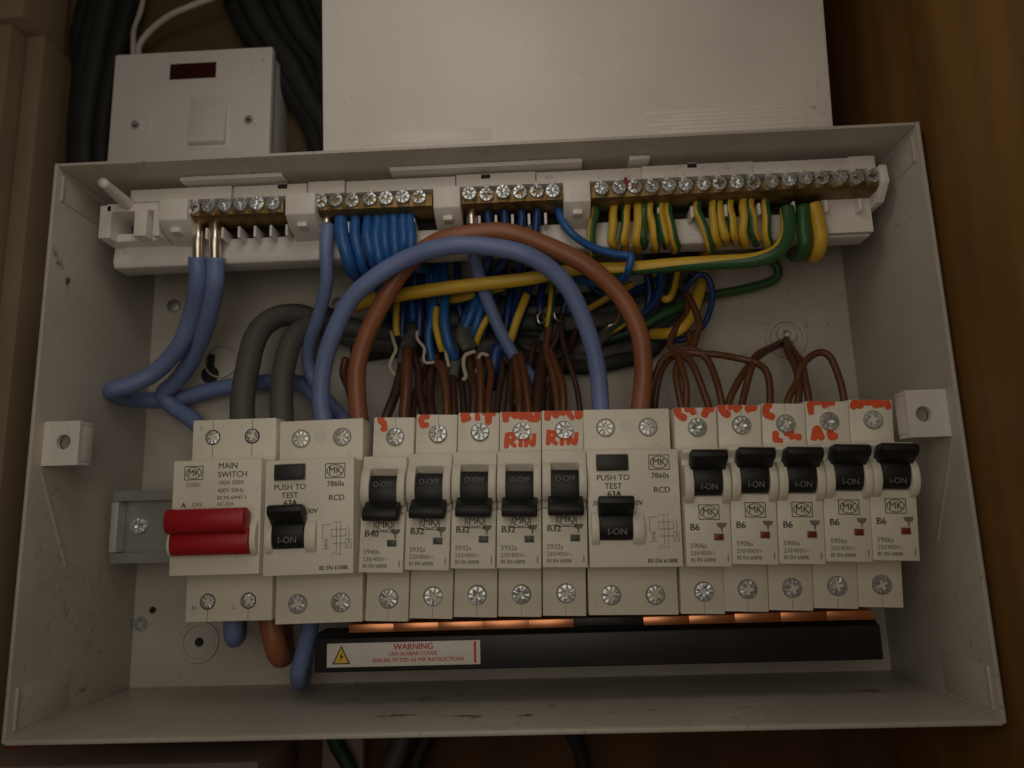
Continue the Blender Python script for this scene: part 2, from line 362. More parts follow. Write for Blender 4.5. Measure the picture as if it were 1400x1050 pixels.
# ================================================================== white cover box above, small switch, cables behind
lid = thing('cover_box', 'large plain white plastic cover box standing directly above the open enclosure', 'cover', (164, -9, 193.6), rot=(R(5), 0, 0))
lbox('cover_shell', (-109.5, 109.5, 0, 60, 0, 130), M_CAR, lid, 1.6)
for i in range(7):
    lbox('vent_rib', (30 + (i % 3) * 6, 106 - (i % 2) * 9, -.13, .3, 2.2 + i * 1.75, 3.3 + i * 1.75), M_CAR, lid, .1)
lbox('raised_label', (-92, -36, -.15, .3, 5.0, 10.5), M_CAR, lid, .12)

SPY = 50
a0 = at(157, 75, SPY); a1 = at(373, 62, SPY)
sx0, sx1, sz1 = a0.x, a1.x, (a0.z + a1.z) / 2
sz0 = sz1 - 86
sp = thing('fused_switch', 'small square white wall switch with dark neon window beside black cables', 'switch', ((sx0 + sx1) / 2, SPY + 15, sz0))
box('pattress_box', (sx0 + 2, sx1 - 1, SPY + 6.2, 80, sz0 + 1.5, sz1 - 1.5), M_CAR, sp, 1.0)
pl = box('face_plate', (sx0, sx1, SPY, SPY + 6, sz0, sz1), M_CAR, sp, 1.2)
n0, n1 = at(233, 88, SPY), at(295, 106, SPY); box('neon_window', (n0.x, n1.x, SPY - .25, SPY + .5, n1.z, n0.z), M_NEON, sp, .15)
r0, r1 = at(264, 138, SPY), at(309, 198, SPY)
box('rocker_frame', (r0.x - 2, r1.x + 2.2, SPY - .3, SPY + .5, r1.z - 2, r0.z + 2), M_CAR, sp, .2)
prof = [(SPY + .2, r1.z), (SPY - 3.6, r1.z + .8), (SPY - 3.4, r1.z + 3.5), (SPY - .9, r0.z - .4), (SPY + .2, r0.z)]
v, f = exg(prof, r0.x, r1.x); absobj('rocker', v, f, M_CAR, sp, bevel=.5)
for (x, y) in ((185, 171), (340, 164)):
    k = at(x, y, SPY); v, f = ringg(2.2, 3.5, SPY - .3, SPY + .3, 24, k.x, k.z); o = absobj('recess_ring', v, f, M_CAR, sp)
    v, f = discg(2.2, SPY - .15, SPY + .4, 20, k.x, k.z); absobj('recess_floor', v, f, M_SHADE, o)  # dark disc colours in the shade of the screw hole
    q = put_screw(o, (k.x + .3, SPY - .1, k.z - .3), SCREW_B, 'plate_screw'); q.scale = (.8, .8, .8)
k = at(204, 171, SPY); box('mark', (k.x - .9, k.x + .9, SPY - .3, SPY + .2, k.z - 4, k.z + 4), M_CAR, sp, .2)

# black and grey cables behind
GB = 'black cables going up behind the switch'
for i, (xt, xb, Y, r) in enumerate(((133, 106, 72, 5.2), (150, 118, 66, 5.4), (166, 130, 72, 5.2), (178, 140, 64, 5.0), (120, 122, 79, 5.0))):
    wire('black_cable', ['leftmost', 'second from left', 'third from left', 'rightmost', 'rearmost'][i] + ' of the black cables dropping left of the small switch', 'cable',
         [(xt + 14, -60, Y), (xt, 0, Y), (xt - 14, 60, Y), ((xt + xb) / 2 - 8, 110, Y), (xb, 170, Y), (xb - 2, 230, Y), (xb - 2, 300, Y + 4)], r, M_CBLK if i != 1 else M_GRY2, GB)
GC = 'black cables slanting down between switch and cover box'
for i, (x0, x1, Y, r) in enumerate(((318, 402, 70, 6.0), (343, 420, 64, 5.6), (368, 436, 70, 5.6), (392, 452, 64, 5.6), (415, 470, 72, 5.6), (436, 490, 66, 5.4))):
    wire('black_cable', ['lowest', 'second lowest', 'third lowest', 'fourth lowest', 'fifth lowest', 'uppermost'][i] + ' of the black cables slanting between switch and cover box', 'cable',
         [(x0 - 12, -50, Y), (x0, 0, Y), (x0 + 22, 45, Y), (x0 + 52, 85, Y), (x1, 130, Y), (x1 + 28, 180, Y), (x1 + 40, 260, Y)], r, M_CBLK if i % 2 == 0 else M_GRY2, GC)
wire('white_cable', 'thin white cable curving up to the right out of the small switch', 'cable', [(196, 90, 64), (190, 66, 64), (203, 45, 62), (230, 22, 58), (262, 6, 56), (300, -6, 56), (330, -20, 56)], 1.7, M_CWHT)
wire('white_cable', 'thin white cable rising straight behind the small switch', 'cable', [(182, 92, 64), (181, 62, 64), (184, 38, 66), (192, 15, 68), (200, -30, 68)], 1.5, M_CWHT)
# below the enclosure
v, f = boxg(-150, 20, 30, 78, -150, at(200, 1044, 30).z); absobj('trunking_box', v, f, M_PINK, bevel=1.5, label='pale pinkish box just showing below the enclosure at bottom left', cat='box')
k = at(446, 1030, 78); v, f = boxg(k.x - 1, k.x + 19, 74, WY - .5, -200, -30); absobj('trunking_strip', v, f, M_PINK, bevel=1.0, label='pale vertical strip below the enclosure behind the green cable', cat='strip')
wire('green_cable', 'dark green cable running down from under the enclosure', 'cable', [(450, 980, 70), (460, 1015, 68), (476, 1045, 66), (490, 1090, 66)], 3.6, mat('cable_green', (0.012, 0.05, 0.016), .6))
wire('grey_cable', 'grey cable under the enclosure right of the green cable', 'cable', [(560, 980, 70), (548, 1015, 68), (535, 1050, 66), (530, 1090, 66)], 4.5, M_GREY)
wire('black_cable', 'black cable under the enclosure right of the grey cable', 'cable', [(600, 980, 70), (580, 1015, 68), (566, 1050, 66), (560, 1090, 66)], 4.2, M_CBLK)
wire('grey_cable', 'faint grey cable under the middle of the enclosure near the brown wall', 'cable', [(770, 985, 74), (790, 1020, 76), (800, 1060, 78), (802, 1100, 78)], 3.4, M_GRY2)

wire('red_glow_stand_in', 'dull red cable just showing under the bottom left corner of the enclosure', 'cable', [(20, 1016, 60), (34, 1030, 58), (44, 1048, 56), (50, 1090, 56)], 4.5, mat('stand_in_red', (0.20, 0.03, 0.015), .6))  # invented cable; its red stands in for a reddish glow here
# ================================================================== terminal bar carrier
car = thing('terminal_carrier', 'long white plastic carrier holding the brass terminal bars along the top', 'carrier', (125, 20, 150))
CY = -3
def cz(x, y, Y): return at(x, y, Y).z
zt, zs = 186.3, 180.4
XA, XB = at(215, 300, CY).x, at(1200, 215, CY).x
# top strip in separate moulded panels with thin joints
cuts = [178, 318, 420, 472, 623, 733, 878, 1032, 1164, 1200]
for i in range(len(cuts) - 1):
    x0, x1 = at(cuts[i], 260, CY).x, at(cuts[i + 1], 240, CY).x
    box('strip_panel', (x0 + .25, x1 - .25, CY + (.5 if i % 2 else 0), 20, zs, zt - (.3 if i % 2 else 0)), M_CAR, car, .35)
for (xa, xb, z) in ((245, 385, 187.6), (532, 797, 188.2), (862, 890, 188.6)):
    box('clip_tab', (at(xa, 240, -8).x, at(xb, 230, -8).x, -7.5, 4, zt + .9, 189.2), M_CAR, car, .4)
for x, y in ((386, 254), (664, 241), (946, 226)):
    k = at(x, y, CY); box('slot_shade', (k.x - 2.0, k.x + 2.0, CY - .06, CY + .8, k.z - 1.1, k.z + 1.3), M_SHADE, car, 0)  # slot's shade painted as a dark block on the strip face
    box('slot_lip', (k.x - 2.0, k.x + 2.0, CY - .3, CY + .6, k.z + .5, k.z + 1.3), M_LINE, car, 0)
# recess behind bars and the sloping skirt below
x0, x1 = at(196, 350, 10).x, at(1188, 315, 10).x
box('recess_back', (x0, at(1120, 300, 10).x, 14, 20, 155.5, zs - .1), M_SHADE, car, 0)  # dark backing: shade of the tooth gaps put into its colour
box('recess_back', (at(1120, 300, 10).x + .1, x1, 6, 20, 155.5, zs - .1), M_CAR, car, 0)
prof = [(9.0, 166.5), (8.4, 157.5), (9.5, 154.8), (20, 154.8), (20, 166.5)]
v, f = exg(prof, x0 - 13, x1); absobj('skirt', v, f, M_CAR, car, bevel=.6)
# bars with screws
SEG = [(252, 388, 284, 276, [264, 286, 309, 331, 353, 375]), (430, 591, 276, 270, [439, 460, 482, 506, 528, 551, 573]), (627, 771, 269, 267, [642, 665, 688, 711, 734, 756]),
       (806, 1207, 263, 240, [822, 846, 868, 891, 914, 937, 961, 984, 1007, 1030, 1054, 1078, 1100, 1123, 1147, 1170, 1193])]
BZ = 175.2
pegs = []
for (xa, xb, ya, yb, sx) in SEG:
    X0, X1 = at(xa, ya, -4).x, at(xb, yb, -4).x
    prof = [(-4.2, BZ + 2.6), (-4.2, BZ - 3.2), (-1.5, BZ - 4.4), (8.5, BZ - 4.4), (8.5, BZ + 2.6)]
    v, f = exg(prof, X0, X1); br = absobj('brass_bar', v, f, M_BRASS, car, bevel=.3)
    n = len(sx)
    for i, x in enumerate(sx):
        yy = ya + (yb - ya) * (x - xa) / (xb - xa)
        k = at(x, yy, -5); dz = random.uniform(-.35, .35)
        q = put_screw(br, (k.x, -5.0 + random.uniform(-1.0, .5), BZ + .35 + dz), SCREW_B, 'bar_screw')
        v, f = discg(2.45, -4.9, -.5, 16, k.x, BZ + .2); absobj('screw_shank', v, f, M_BRASS, br)
        box('collar', (k.x - 2.6, k.x + 2.6, -4.6, 0, BZ - 3.3, BZ - .6), M_BRASS, br, .5)
        if i % 2 == 1 or n == 6:
            v, f = discg(.55, 7.0, 12, 8, k.x + 3.4, 167.3)
            box('divider', (k.x + 2.9, k.x + 4.1, 1, 12, 163.5, 168.8), M_CAR, car, .3)
        box('tooth', (k.x - 1.0, k.x + 1.0, CY - .6, CY + 6, zs - 2.6, zs + 1.0), M_CAR, car, .2)
for (xa, xb, yt) in ((217, 256, 280), (390, 431, 268), (592, 629, 263), (770, 807, 256)):
    X0, X1 = at(xa, yt, -8).x, at(xb, yt, -8).x
    prof = [(-8, zs - 1.5), (-8, 169.2), (-2, 165.2), (6, 163.6), (9, 163.6), (9, zs - 1.5)]
    v, f = exg(prof, X0, X1); o = absobj('bar_clip', v, f, M_CAR, car, bevel=.5)
    xm = (X0 + X1) / 2; box('clip_latch', (xm - 1.9, xm + 2.1, -5.6, -1, 164.6, 166.6), M_CAR, o, .2)
# open left end of the carrier with a peg and two pockets
X0, X1 = at(137, 300, -6).x, at(216, 300, -6).x
for (a, b, c0, c1) in ((137, 150, 281, 325), (184, 199, 286, 322), (210, 217, 285, 322)):
    p, q = at(a, c0, -4), at(b, c1, -4); box('end_wall', (p.x, q.x, -4, 18, q.z, p.z), M_CAR, car, .5)
p, q = at(146, 279, -4), at(216, 290, -4); box('end_wall', (p.x, q.x, -4, 18, q.z + 1, p.z), M_CAR, car, .5)
p, q = at(150, 318, 0), at(216, 326, 0); box('end_wall', (p.x, q.x, 2, 18, q.z, p.z), M_CAR, car, .5)
box('pocket_floor', (X0 + 2, X1, 12, 17.5, 164, 177), M_SHADE, car, 0)  # pocket shade painted as a dark floor
p = at(140, 249, -24); q = at(178, 282, -2)
wire('peg', None, None, [tuple(p), tuple(p.lerp(q, .5)), tuple(q)], 2.1, M_CAR, parent=car, px=False, taper=(.95, 1.35), seg=16)
# right end cheek
v, f = exg([(-6, 180.5), (-7, 172.5), (0, 166), (16, 166), (16, 180.5)], at(1203, 250, -5).x, at(1214, 250, -5).x); absobj('end_cheek', v, f, M_CAR, car, bevel=.5)
wire('red_mark', None, None, [(855, 244, -4.5), (856, 250, -5), (855, 258, -5)], .8, mat('red_bit', (.3, .03, .02), .5), parent=car)

# ================================================================== rail
RY = 31
rail = thing('din_rail', 'short galvanised mounting rail end with a round screw left of the red switch', 'rail', (110, 36, 22))
X0 = at(153, 720, RY).x; zc = 39.6; h = 16.2
prof = [(RY, zc - h), (RY, zc - h + 4.6), (RY + 6.2, zc - h + 4.6), (RY + 6.2, zc + h - 4.6), (RY, zc + h - 4.6), (RY, zc + h), (RY + 1.2, zc + h), (RY + 1.2, zc + h - 3.4), (RY + 7.4, zc + h - 3.4), (RY + 7.4, zc - h + 3.4), (RY + 1.2, zc - h + 3.4), (RY + 1.2, zc - h)]
v, f = exg(prof, X0, 292); absobj('rail_channel', v, f, M_RAIL, rail)
box('end_stop', (X0 - .6, X0 + 2.6, RY - .5, RY + 6.1, zc - h + 5, zc + h - 5), mat('pale_zinc', (.55, .54, .5), .5, .3), rail, .3)
for x in (30, 180): box('rail_foot', (x, x + 20, RY + 7.5, YB - .1, zc - 9, zc + 9), M_CAR, rail, .5)
k = at(186, 719, RY + 5); q = put_screw(rail, (k.x + 1, RY + 5.4, k.z), SCREW, 'rail_screw'); q.scale = (1.05, 1.2, 1.05)

# ================================================================== modules on the rail
H = 81.25; NB, NT, NY = 19.4, 63.5, -14.4
def printed_logo(parent, u, z, y, s=1.0):
    """framed oval emblem"""
    Wd, Hh, t = 8.0 * s, 5.8 * s, .32
    vs = []; fs = []
    def frame(pts_o, pts_i):
        b = len(vs); n = len(pts_o)
        for p in pts_o + pts_i: vs.append((p[0], y, p[1]))
        for i in range(n): fs.append((b + i, b + (i + 1) % n, b + n + (i + 1) % n, b + n + i))
    frame([(u - Wd / 2, z - Hh / 2), (u + Wd / 2, z - Hh / 2), (u + Wd / 2, z + Hh / 2), (u - Wd / 2, z + Hh / 2)],
          [(u - Wd / 2 + t, z - Hh / 2 + t), (u + Wd / 2 - t, z - Hh / 2 + t), (u + Wd / 2 - t, z + Hh / 2 - t), (u - Wd / 2 + t, z + Hh / 2 - t)])
    n = 28; e = lambda k: [(u + k * .43 * Wd * math.cos(2 * math.pi * i / n), z + k * .42 * Hh * math.sin(2 * math.pi * i / n)) for i in range(n)]
    frame(e(1), e(.88))
    local('emblem', mkmesh('emblem', vs, fs, M_INK), parent)
    text('emblem_letters', 'MK', 3.9 * s, (u, y, z), parent, M_INK, align='CENTER', wide=.92, bold=.05)
def housing(root, W, bottom_slot=None):
    """side profile: stepped shoulders, nose and a groove across the nose for the toggle (local: X centred, Z from the module's foot)"""
    g0, g1 = bottom_slot
    prof = [(0, 0), (0, NB - 2.2), (-1.2, NB), (NY, NB), *([(NY, NB + g0), (-11.5, NB + g0 + 1), (-11.5, NB + g1 - 2.6), (NY, NB + g1)] if g0 else []), (NY, NT), (-1.2, NT), (0, NT + 2.0), (0, H), (30, H), (30, 0)]
    v, f = exg(prof, -W / 2, W / 2)
    return local('housing', mkmesh('housing', v, f, M_MOD, bevel=.35), root)
def shoulder_line(root, u, z0, z1, w=.16):
    lbox('moulding_line', (u - w, u + w, -.05, .2, z0, z1), M_LINE, root, 0)
def hole(root, u, z, r=3.9):
    v, f = ringg(r - .55, r, -.12, .5, 28, u, z); local('recess_ring', mkmesh('recess_ring', v, f, M_LINE), root)
def toggle(root, u, w, wb, on, z0, z1, m, zoff=0):
    """drum between the cheeks with a wider grip bar; z in nose coordinates"""
    zm = (z0 + z1) / 2; n = 9; prof = []
    for i in range(n):
        t = i / (n - 1); z = z0 + (z1 - z0) * t
        prof.append((-15.2 - 2.6 * math.sin(math.pi * t) ** .6, NB + z))
    prof += [(-8.5, NB + z1), (-8.5, NB + z0)]
    v, f = exg(prof, u - w / 2, u + w / 2); tg = local('toggle', mkmesh('toggle', v, f, m, bevel=.25), root)
    if on: q = [(-16, z1 - 3.5), (-18.6, z1 - .8), (-21.4, z1 + 1.0), (-22.4, z1 + 2.6), (-22.0, z1 + 4.6), (-20.4, z1 + 5.2), (-16, z1 + 4.4), (-13, z1 - .5)]
    else: q = [(-16, z0 + 3.5), (-18.6, z0 + 1.6), (-21.2, z0 + .2), (-22.4, z0 - 1.6), (-22.0, z0 - 3.6), (-20.4, z0 - 4.4), (-16, z0 - 3.6), (-13, z0 + .5)]
    v, f = exg([(y, NB + z) for y, z in q], u - wb / 2, u + wb / 2); local('grip', mkmesh('grip', v, f, m, bevel=.45), tg)
    return tg
def cheek(root, x0, x1, z0, z1, out=5.0):
    n = 9; prof = []
    for i in range(n):
        t = i / (n - 1); prof.append((NY - .3 - out * math.sin(math.pi * t) ** .55 * (1 - .12 * t), NB + z0 + (z1 - z0) * t))
    prof += [(-8.8, NB + z1), (-8.8, NB + z0)]
    v, f = exg(prof, x0, x1); local('cheek', mkmesh('cheek', v, f, M_MOD, bevel=.35), root)
def strokes(root, ss, wd=2.15, cx=0):
    """marker pen strokes on the upper shoulder; u from the module's left edge, v down from its top edge"""
    vs = []; fs = []
    for si, (pts, k) in enumerate(ss):
        P = spline([Vector((p[0] + cx, 0, H - p[1])) for p in pts], 8)
        b = len(vs); y = -.05 - .03 * si; n = len(P)
        for i, p in enumerate(P):
            t = (P[min(i + 1, n - 1)] - P[max(i - 1, 0)]).normalized(); nn = Vector((t.z, 0, -t.x))
            ww = wd * k * .5 * (1 + .10 * math.sin(i * .55 + si * 1.3))
            for s in (-1, 1):
                q = p + nn * ww * s; vs.append((q.x, y - .005 * i, min(q.z, H - .12)))
        for i in range(n - 1): fs.append((b + 2 * i, b + 2 * i + 1, b + 2 * i + 3, b + 2 * i + 2))
        for c, d in ((0, -1), (n - 1, 1)):          # blunt round ends
            p = P[c]; t = (P[1] - P[0]).normalized() * -1 if c == 0 else (P[-1] - P[-2]).normalized(); nn = Vector((t.z, 0, -t.x)); b2 = len(vs); rr = wd * k * .5
            for a in range(11):
                an = -math.pi / 2 + math.pi * a / 10; q = p + t * (rr * math.cos(an) * .8) + nn * (rr * math.sin(an)); vs.append((q.x, y - .005 * c - .002, min(q.z, H - .12)))
            fs.append(tuple(range(b2, b2 + 11)))
    local('marker_writing', mkmesh('marker_writing', vs, fs, M_MARK), root)

def module(name, label, cat, X, Z, tilt, roll, group=None, Y=0):
    """empty at the module's foot; roll about Y around the module's mid height"""
    c, s = math.cos(roll), math.sin(roll)
    return thing(name, label, cat, (X - s * H / 2, Y - math.sin(tilt) * H / 2, Z + H / 2 - c * H / 2), group, (-tilt, roll, 0))

def breaker(i, X, Z, tilt, roll, on, rating, code, label, marks):
    r = module('circuit_breaker', label, 'breaker', X, Z, R(tilt), R(roll), 'miniature circuit breakers on the rail')
    W = 17.05
    L0 = -W / 2
    if on: housing(r, W, (26.0, 42.6))
    else: housing(r, W, (21.5, 39.4))
    if on:
        tg = toggle(r, .3, 10.6, 13.2, True, 26.6, 38.4, M_BLK)
        for a in ((L0 + .05, L0 + 3.2), (W / 2 - 2.9, W / 2 - .05)): cheek(r, a[0], a[1], 23.4, 38.0, 4.3)
        text('toggle_mark', 'I-ON', 3.2, (.3, -18.1, NB + 29.6), tg, M_TON, align='CENTER', bold=.04, wide=.92)
    else:
        tg = toggle(r, .3, 10.6, 13.4, False, 23.5, 36.6, M_BLK)
        for a in ((L0 + .05, L0 + 3.4), (W / 2 - 3.0, W / 2 - .05)): cheek(r, a[0], a[1], 25.0, 39.6, 3.8)
        text('toggle_mark', 'O-OFF', 3.0, (.3, -18.1, NB + 33.0), tg, M_TON, align='CENTER', bold=.04, wide=.9)
    yf = NY - .07
    printed_logo(r, .6, NB + (20.2 if on else 17.9), yf, .98)
    text('rating_print', rating, 3.5, (L0 + 1.6, yf, NB + 14.4), r, M_INK, bold=.10)
    text('code_print', code, 2.6, (L0 + 1.6, yf, NB + 7.6), r, M_INK2, bold=.03)
    text('voltage_print', '230/400V~', 2.3, (L0 + 1.6, yf, NB + 4.9), r, M_INK2, bold=.02, wide=.93)
    text('standard_print', 'BS EN 60898', 2.0, (L0 + 1.6, yf, NB + 2.4), r, M_INK2, bold=.05, wide=.86)
    v = [(W / 2 - 5.4, yf, NB + 16.2), (W / 2 - 1.4, yf, NB + 16.2), (W / 2 - 1.9, yf, NB + 14.8), (W / 2 - 3.0, yf, NB + 14.2), (W / 2 - 3.2, yf, NB + 12.6), (W / 2 - 3.6, yf, NB + 12.6), (W / 2 - 3.8, yf, NB + 14.2), (W / 2 - 4.9, yf, NB + 14.8)]
    local('arrow_print', mkmesh('arrow_print', v, [tuple(range(8))], M_INK2), r)
    o = lbox('window_frame', (W / 2 - 6.5, W / 2 - 2.7, yf - .02, yf + .5, NB + 9.6, NB + 12.3), M_LINE, r, 0)
    lbox('indicator', (W / 2 - 6.2, W / 2 - 3.0, yf - .12, yf + .4, NB + 9.85, NB + 12.05), M_WIN_R if on else M_WIN_G, o, .1)
    for z in (H - 8.2, 8.6):
        hole(r, .6, z); put_screw(r, (.6 + random.uniform(-.3, .3), -.4 + random.uniform(-.5, .3), z + random.uniform(-.25, .25)), SCREW, absolute=False)
    shoulder_line(r, .6, H - 3.6, H - .3, .1); shoulder_line(r, .6, .3, 4.2, .1)
    lbox('print_speck', (W / 2 - 1.7, W / 2 - 1.3, yf, yf + .1, NB + 2, NB + 4.5), M_INK2, r, 0)
    if marks: strokes(r, marks, cx=L0)
    return r

S_ = [([(3.2, -.5), (2.6, 1.4), (4.2, 2.6), (4.6, 4.4), (3.9, 5.0)], 1.2)]
C_ = [([(4.6, 1.0), (2.6, .8), (2.0, 2.6), (2.6, 4.4), (4.4, 4.4)], 1.15)]
KIT = [([(2.2, -.5), (2.4, 3.2)], 1.2), ([(4.2, -.5), (3.0, 1.2), (4.4, 2.6)], 1.1), ([(7.8, -.5), (8.0, 2.6)], 1.0), ([(10.6, 0), (14.8, .2)], 1.1), ([(12.6, 0), (12.5, 4.0)], 1.3)]
PLUG = [([(2.2, -.5), (2.5, 3.4)], 1.3), ([(2.5, 1.0), (4.6, .8)], 1.3), ([(6.2, -.5), (6.3, 2.0)], 1.2), ([(8.4, -.5), (8.6, 1.8), (10.4, 1.8), (10.6, -.5)], 1.25), ([(12.2, .4), (12.6, 2.8), (15.2, 2.6), (15.4, .2)], 1.35),
        ([(2.8, 14.4), (3.0, 9.4)], .9), ([(3.2, 9.4), (5.6, 9.2), (5.6, 11.6), (3.8, 12.0), (6.2, 14.0)], .8), ([(8.6, 11.4), (8.6, 14.0)], .8), ([(10.8, 14.0), (11.2, 11.2), (13.6, 13.6), (14.2, 9.6)], .85)]
SOCK = [([(2.6, .4), (2.4, 3.2)], 1.3), ([(4.0, .6), (6.0, .4), (5.8, 2.2)], 1.3), ([(7.4, .6), (9.0, .8)], 1.4), ([(11.4, -.5), (11.4, 1.4), (12.6, 3.0)], 1.1), ([(14.8, -.5), (15.2, 2.6)], 1.3), ([(16.4, -.5), (16.3, 2.0)], .8),
        ([(2.6, 13.6), (2.8, 8.6)], .9), ([(3.0, 8.8), (5.4, 9.2), (4.8, 11.2), (3.6, 11.6), (5.8, 13.6)], .8), ([(8.2, 11.0), (8.2, 13.8)], .85), ([(10.8, 13.6), (11.2, 11.0), (13.4, 13.4), (14.2, 9.6)], .85)]
LT1 = [([(1.4, 0), (1.8, 3.0), (4.0, 4.2)], 1.4), ([(5.0, .6), (7.4, .8)], 1.2), ([(7.4, .6), (7.6, 2.2)], 1.2), ([(12.2, 3.0), (13.6, .6), (15.0, .4)], 1.5)]
LT2 = [([(1.4, 0), (1.8, 2.6), (3.8, 4.0)], 1.5), ([(4.4, 1.0), (9.0, .9)], 1.0), ([(7.4, .8), (7.4, 2.2)], 1.2), ([(12.0, 1.6), (14.4, .6)], 1.6)]
C3 = [([(2.8, .6), (1.4, 1.8), (1.8, 4.6), (3.8, 5.4)], 1.4), ([(5.0, 12.0), (4.8, 14.6), (6.8, 15.2)], 1.2), ([(9.2, 12.0), (10.4, 11.2), (11.4, 13.4)], 1.4), ([(13.6, 13.4), (14.2, 13.6)], 1.3)]
FR = [([(1.8, .4), (2.0, 4.6)], 1.25), ([(2.2, .8), (5.2, .6)], 1.0), ([(7.0, .6), (10.6, .4)], 1.4), ([(7.2, .8), (7.6, 2.0)], 1.1), ([(2.6, 15.2), (4.2, 11.0), (5.6, 14.8)], 1.3), ([(9.2, 12.4), (9.4, 14.6), (11.2, 14.0)], 1.25)]
MENT = [([(1.4, 3.0), (2.4, .8), (4.0, 2.4), (5.6, .8)], 1.3), ([(6.8, 1.0), (9.4, 1.0)], 1.4), ([(10.4, 2.4), (11.6, .6), (12.6, 2.0)], 1.3), ([(14.6, -.4), (15.2, 3.0)], 1.2)]
POS = [(82.5, -.2, 1.0, 2.1), (100.2, .3, .5, 2.4), (117.7, .4, .5, 2.2), (135.1, .1, .1, 2.0), (152.5, 0, .1, 1.8),
       (206.5, -.8, -1.6, 1.8), (223.9, -.4, -2.0, 2.3), (241.4, -.5, -3.0, 2.4), (258.8, -.2, -2.8, 2.5), (276.1, -.2, -3.1, 2.5)]
LBL = ['breaker marked B40 switched off, beside the left black test button unit', 'breaker marked B32 switched off with an orange C on top', 'middle B32 breaker switched off with orange KIT on top',
       'B32 breaker switched off with two lines of orange pen, left of its twin', 'B32 breaker switched off with orange pen, touching the second test button unit',
       'leftmost B6 breaker switched on, red window, right of second test button unit', 'second B6 breaker from left, switched on, orange pen only along its top',
       'third B6 breaker from left, middle of the five switched on', 'fourth B6 breaker from left, switched on, two lines of orange pen', 'rightmost B6 breaker switched on at the end of the row']
MK_ = [S_, C_, KIT, PLUG, SOCK, LT1, LT2, C3, FR, MENT]
for i, (X, Z, t, r) in enumerate(POS):
    breaker(i, X, Z, t, r, i >= 5, 'B40' if i == 0 else ('B32' if i < 5 else 'B6'), '5940s' if i == 0 else ('5932s' if i < 5 else '5906s'), LBL[i], MK_[i])

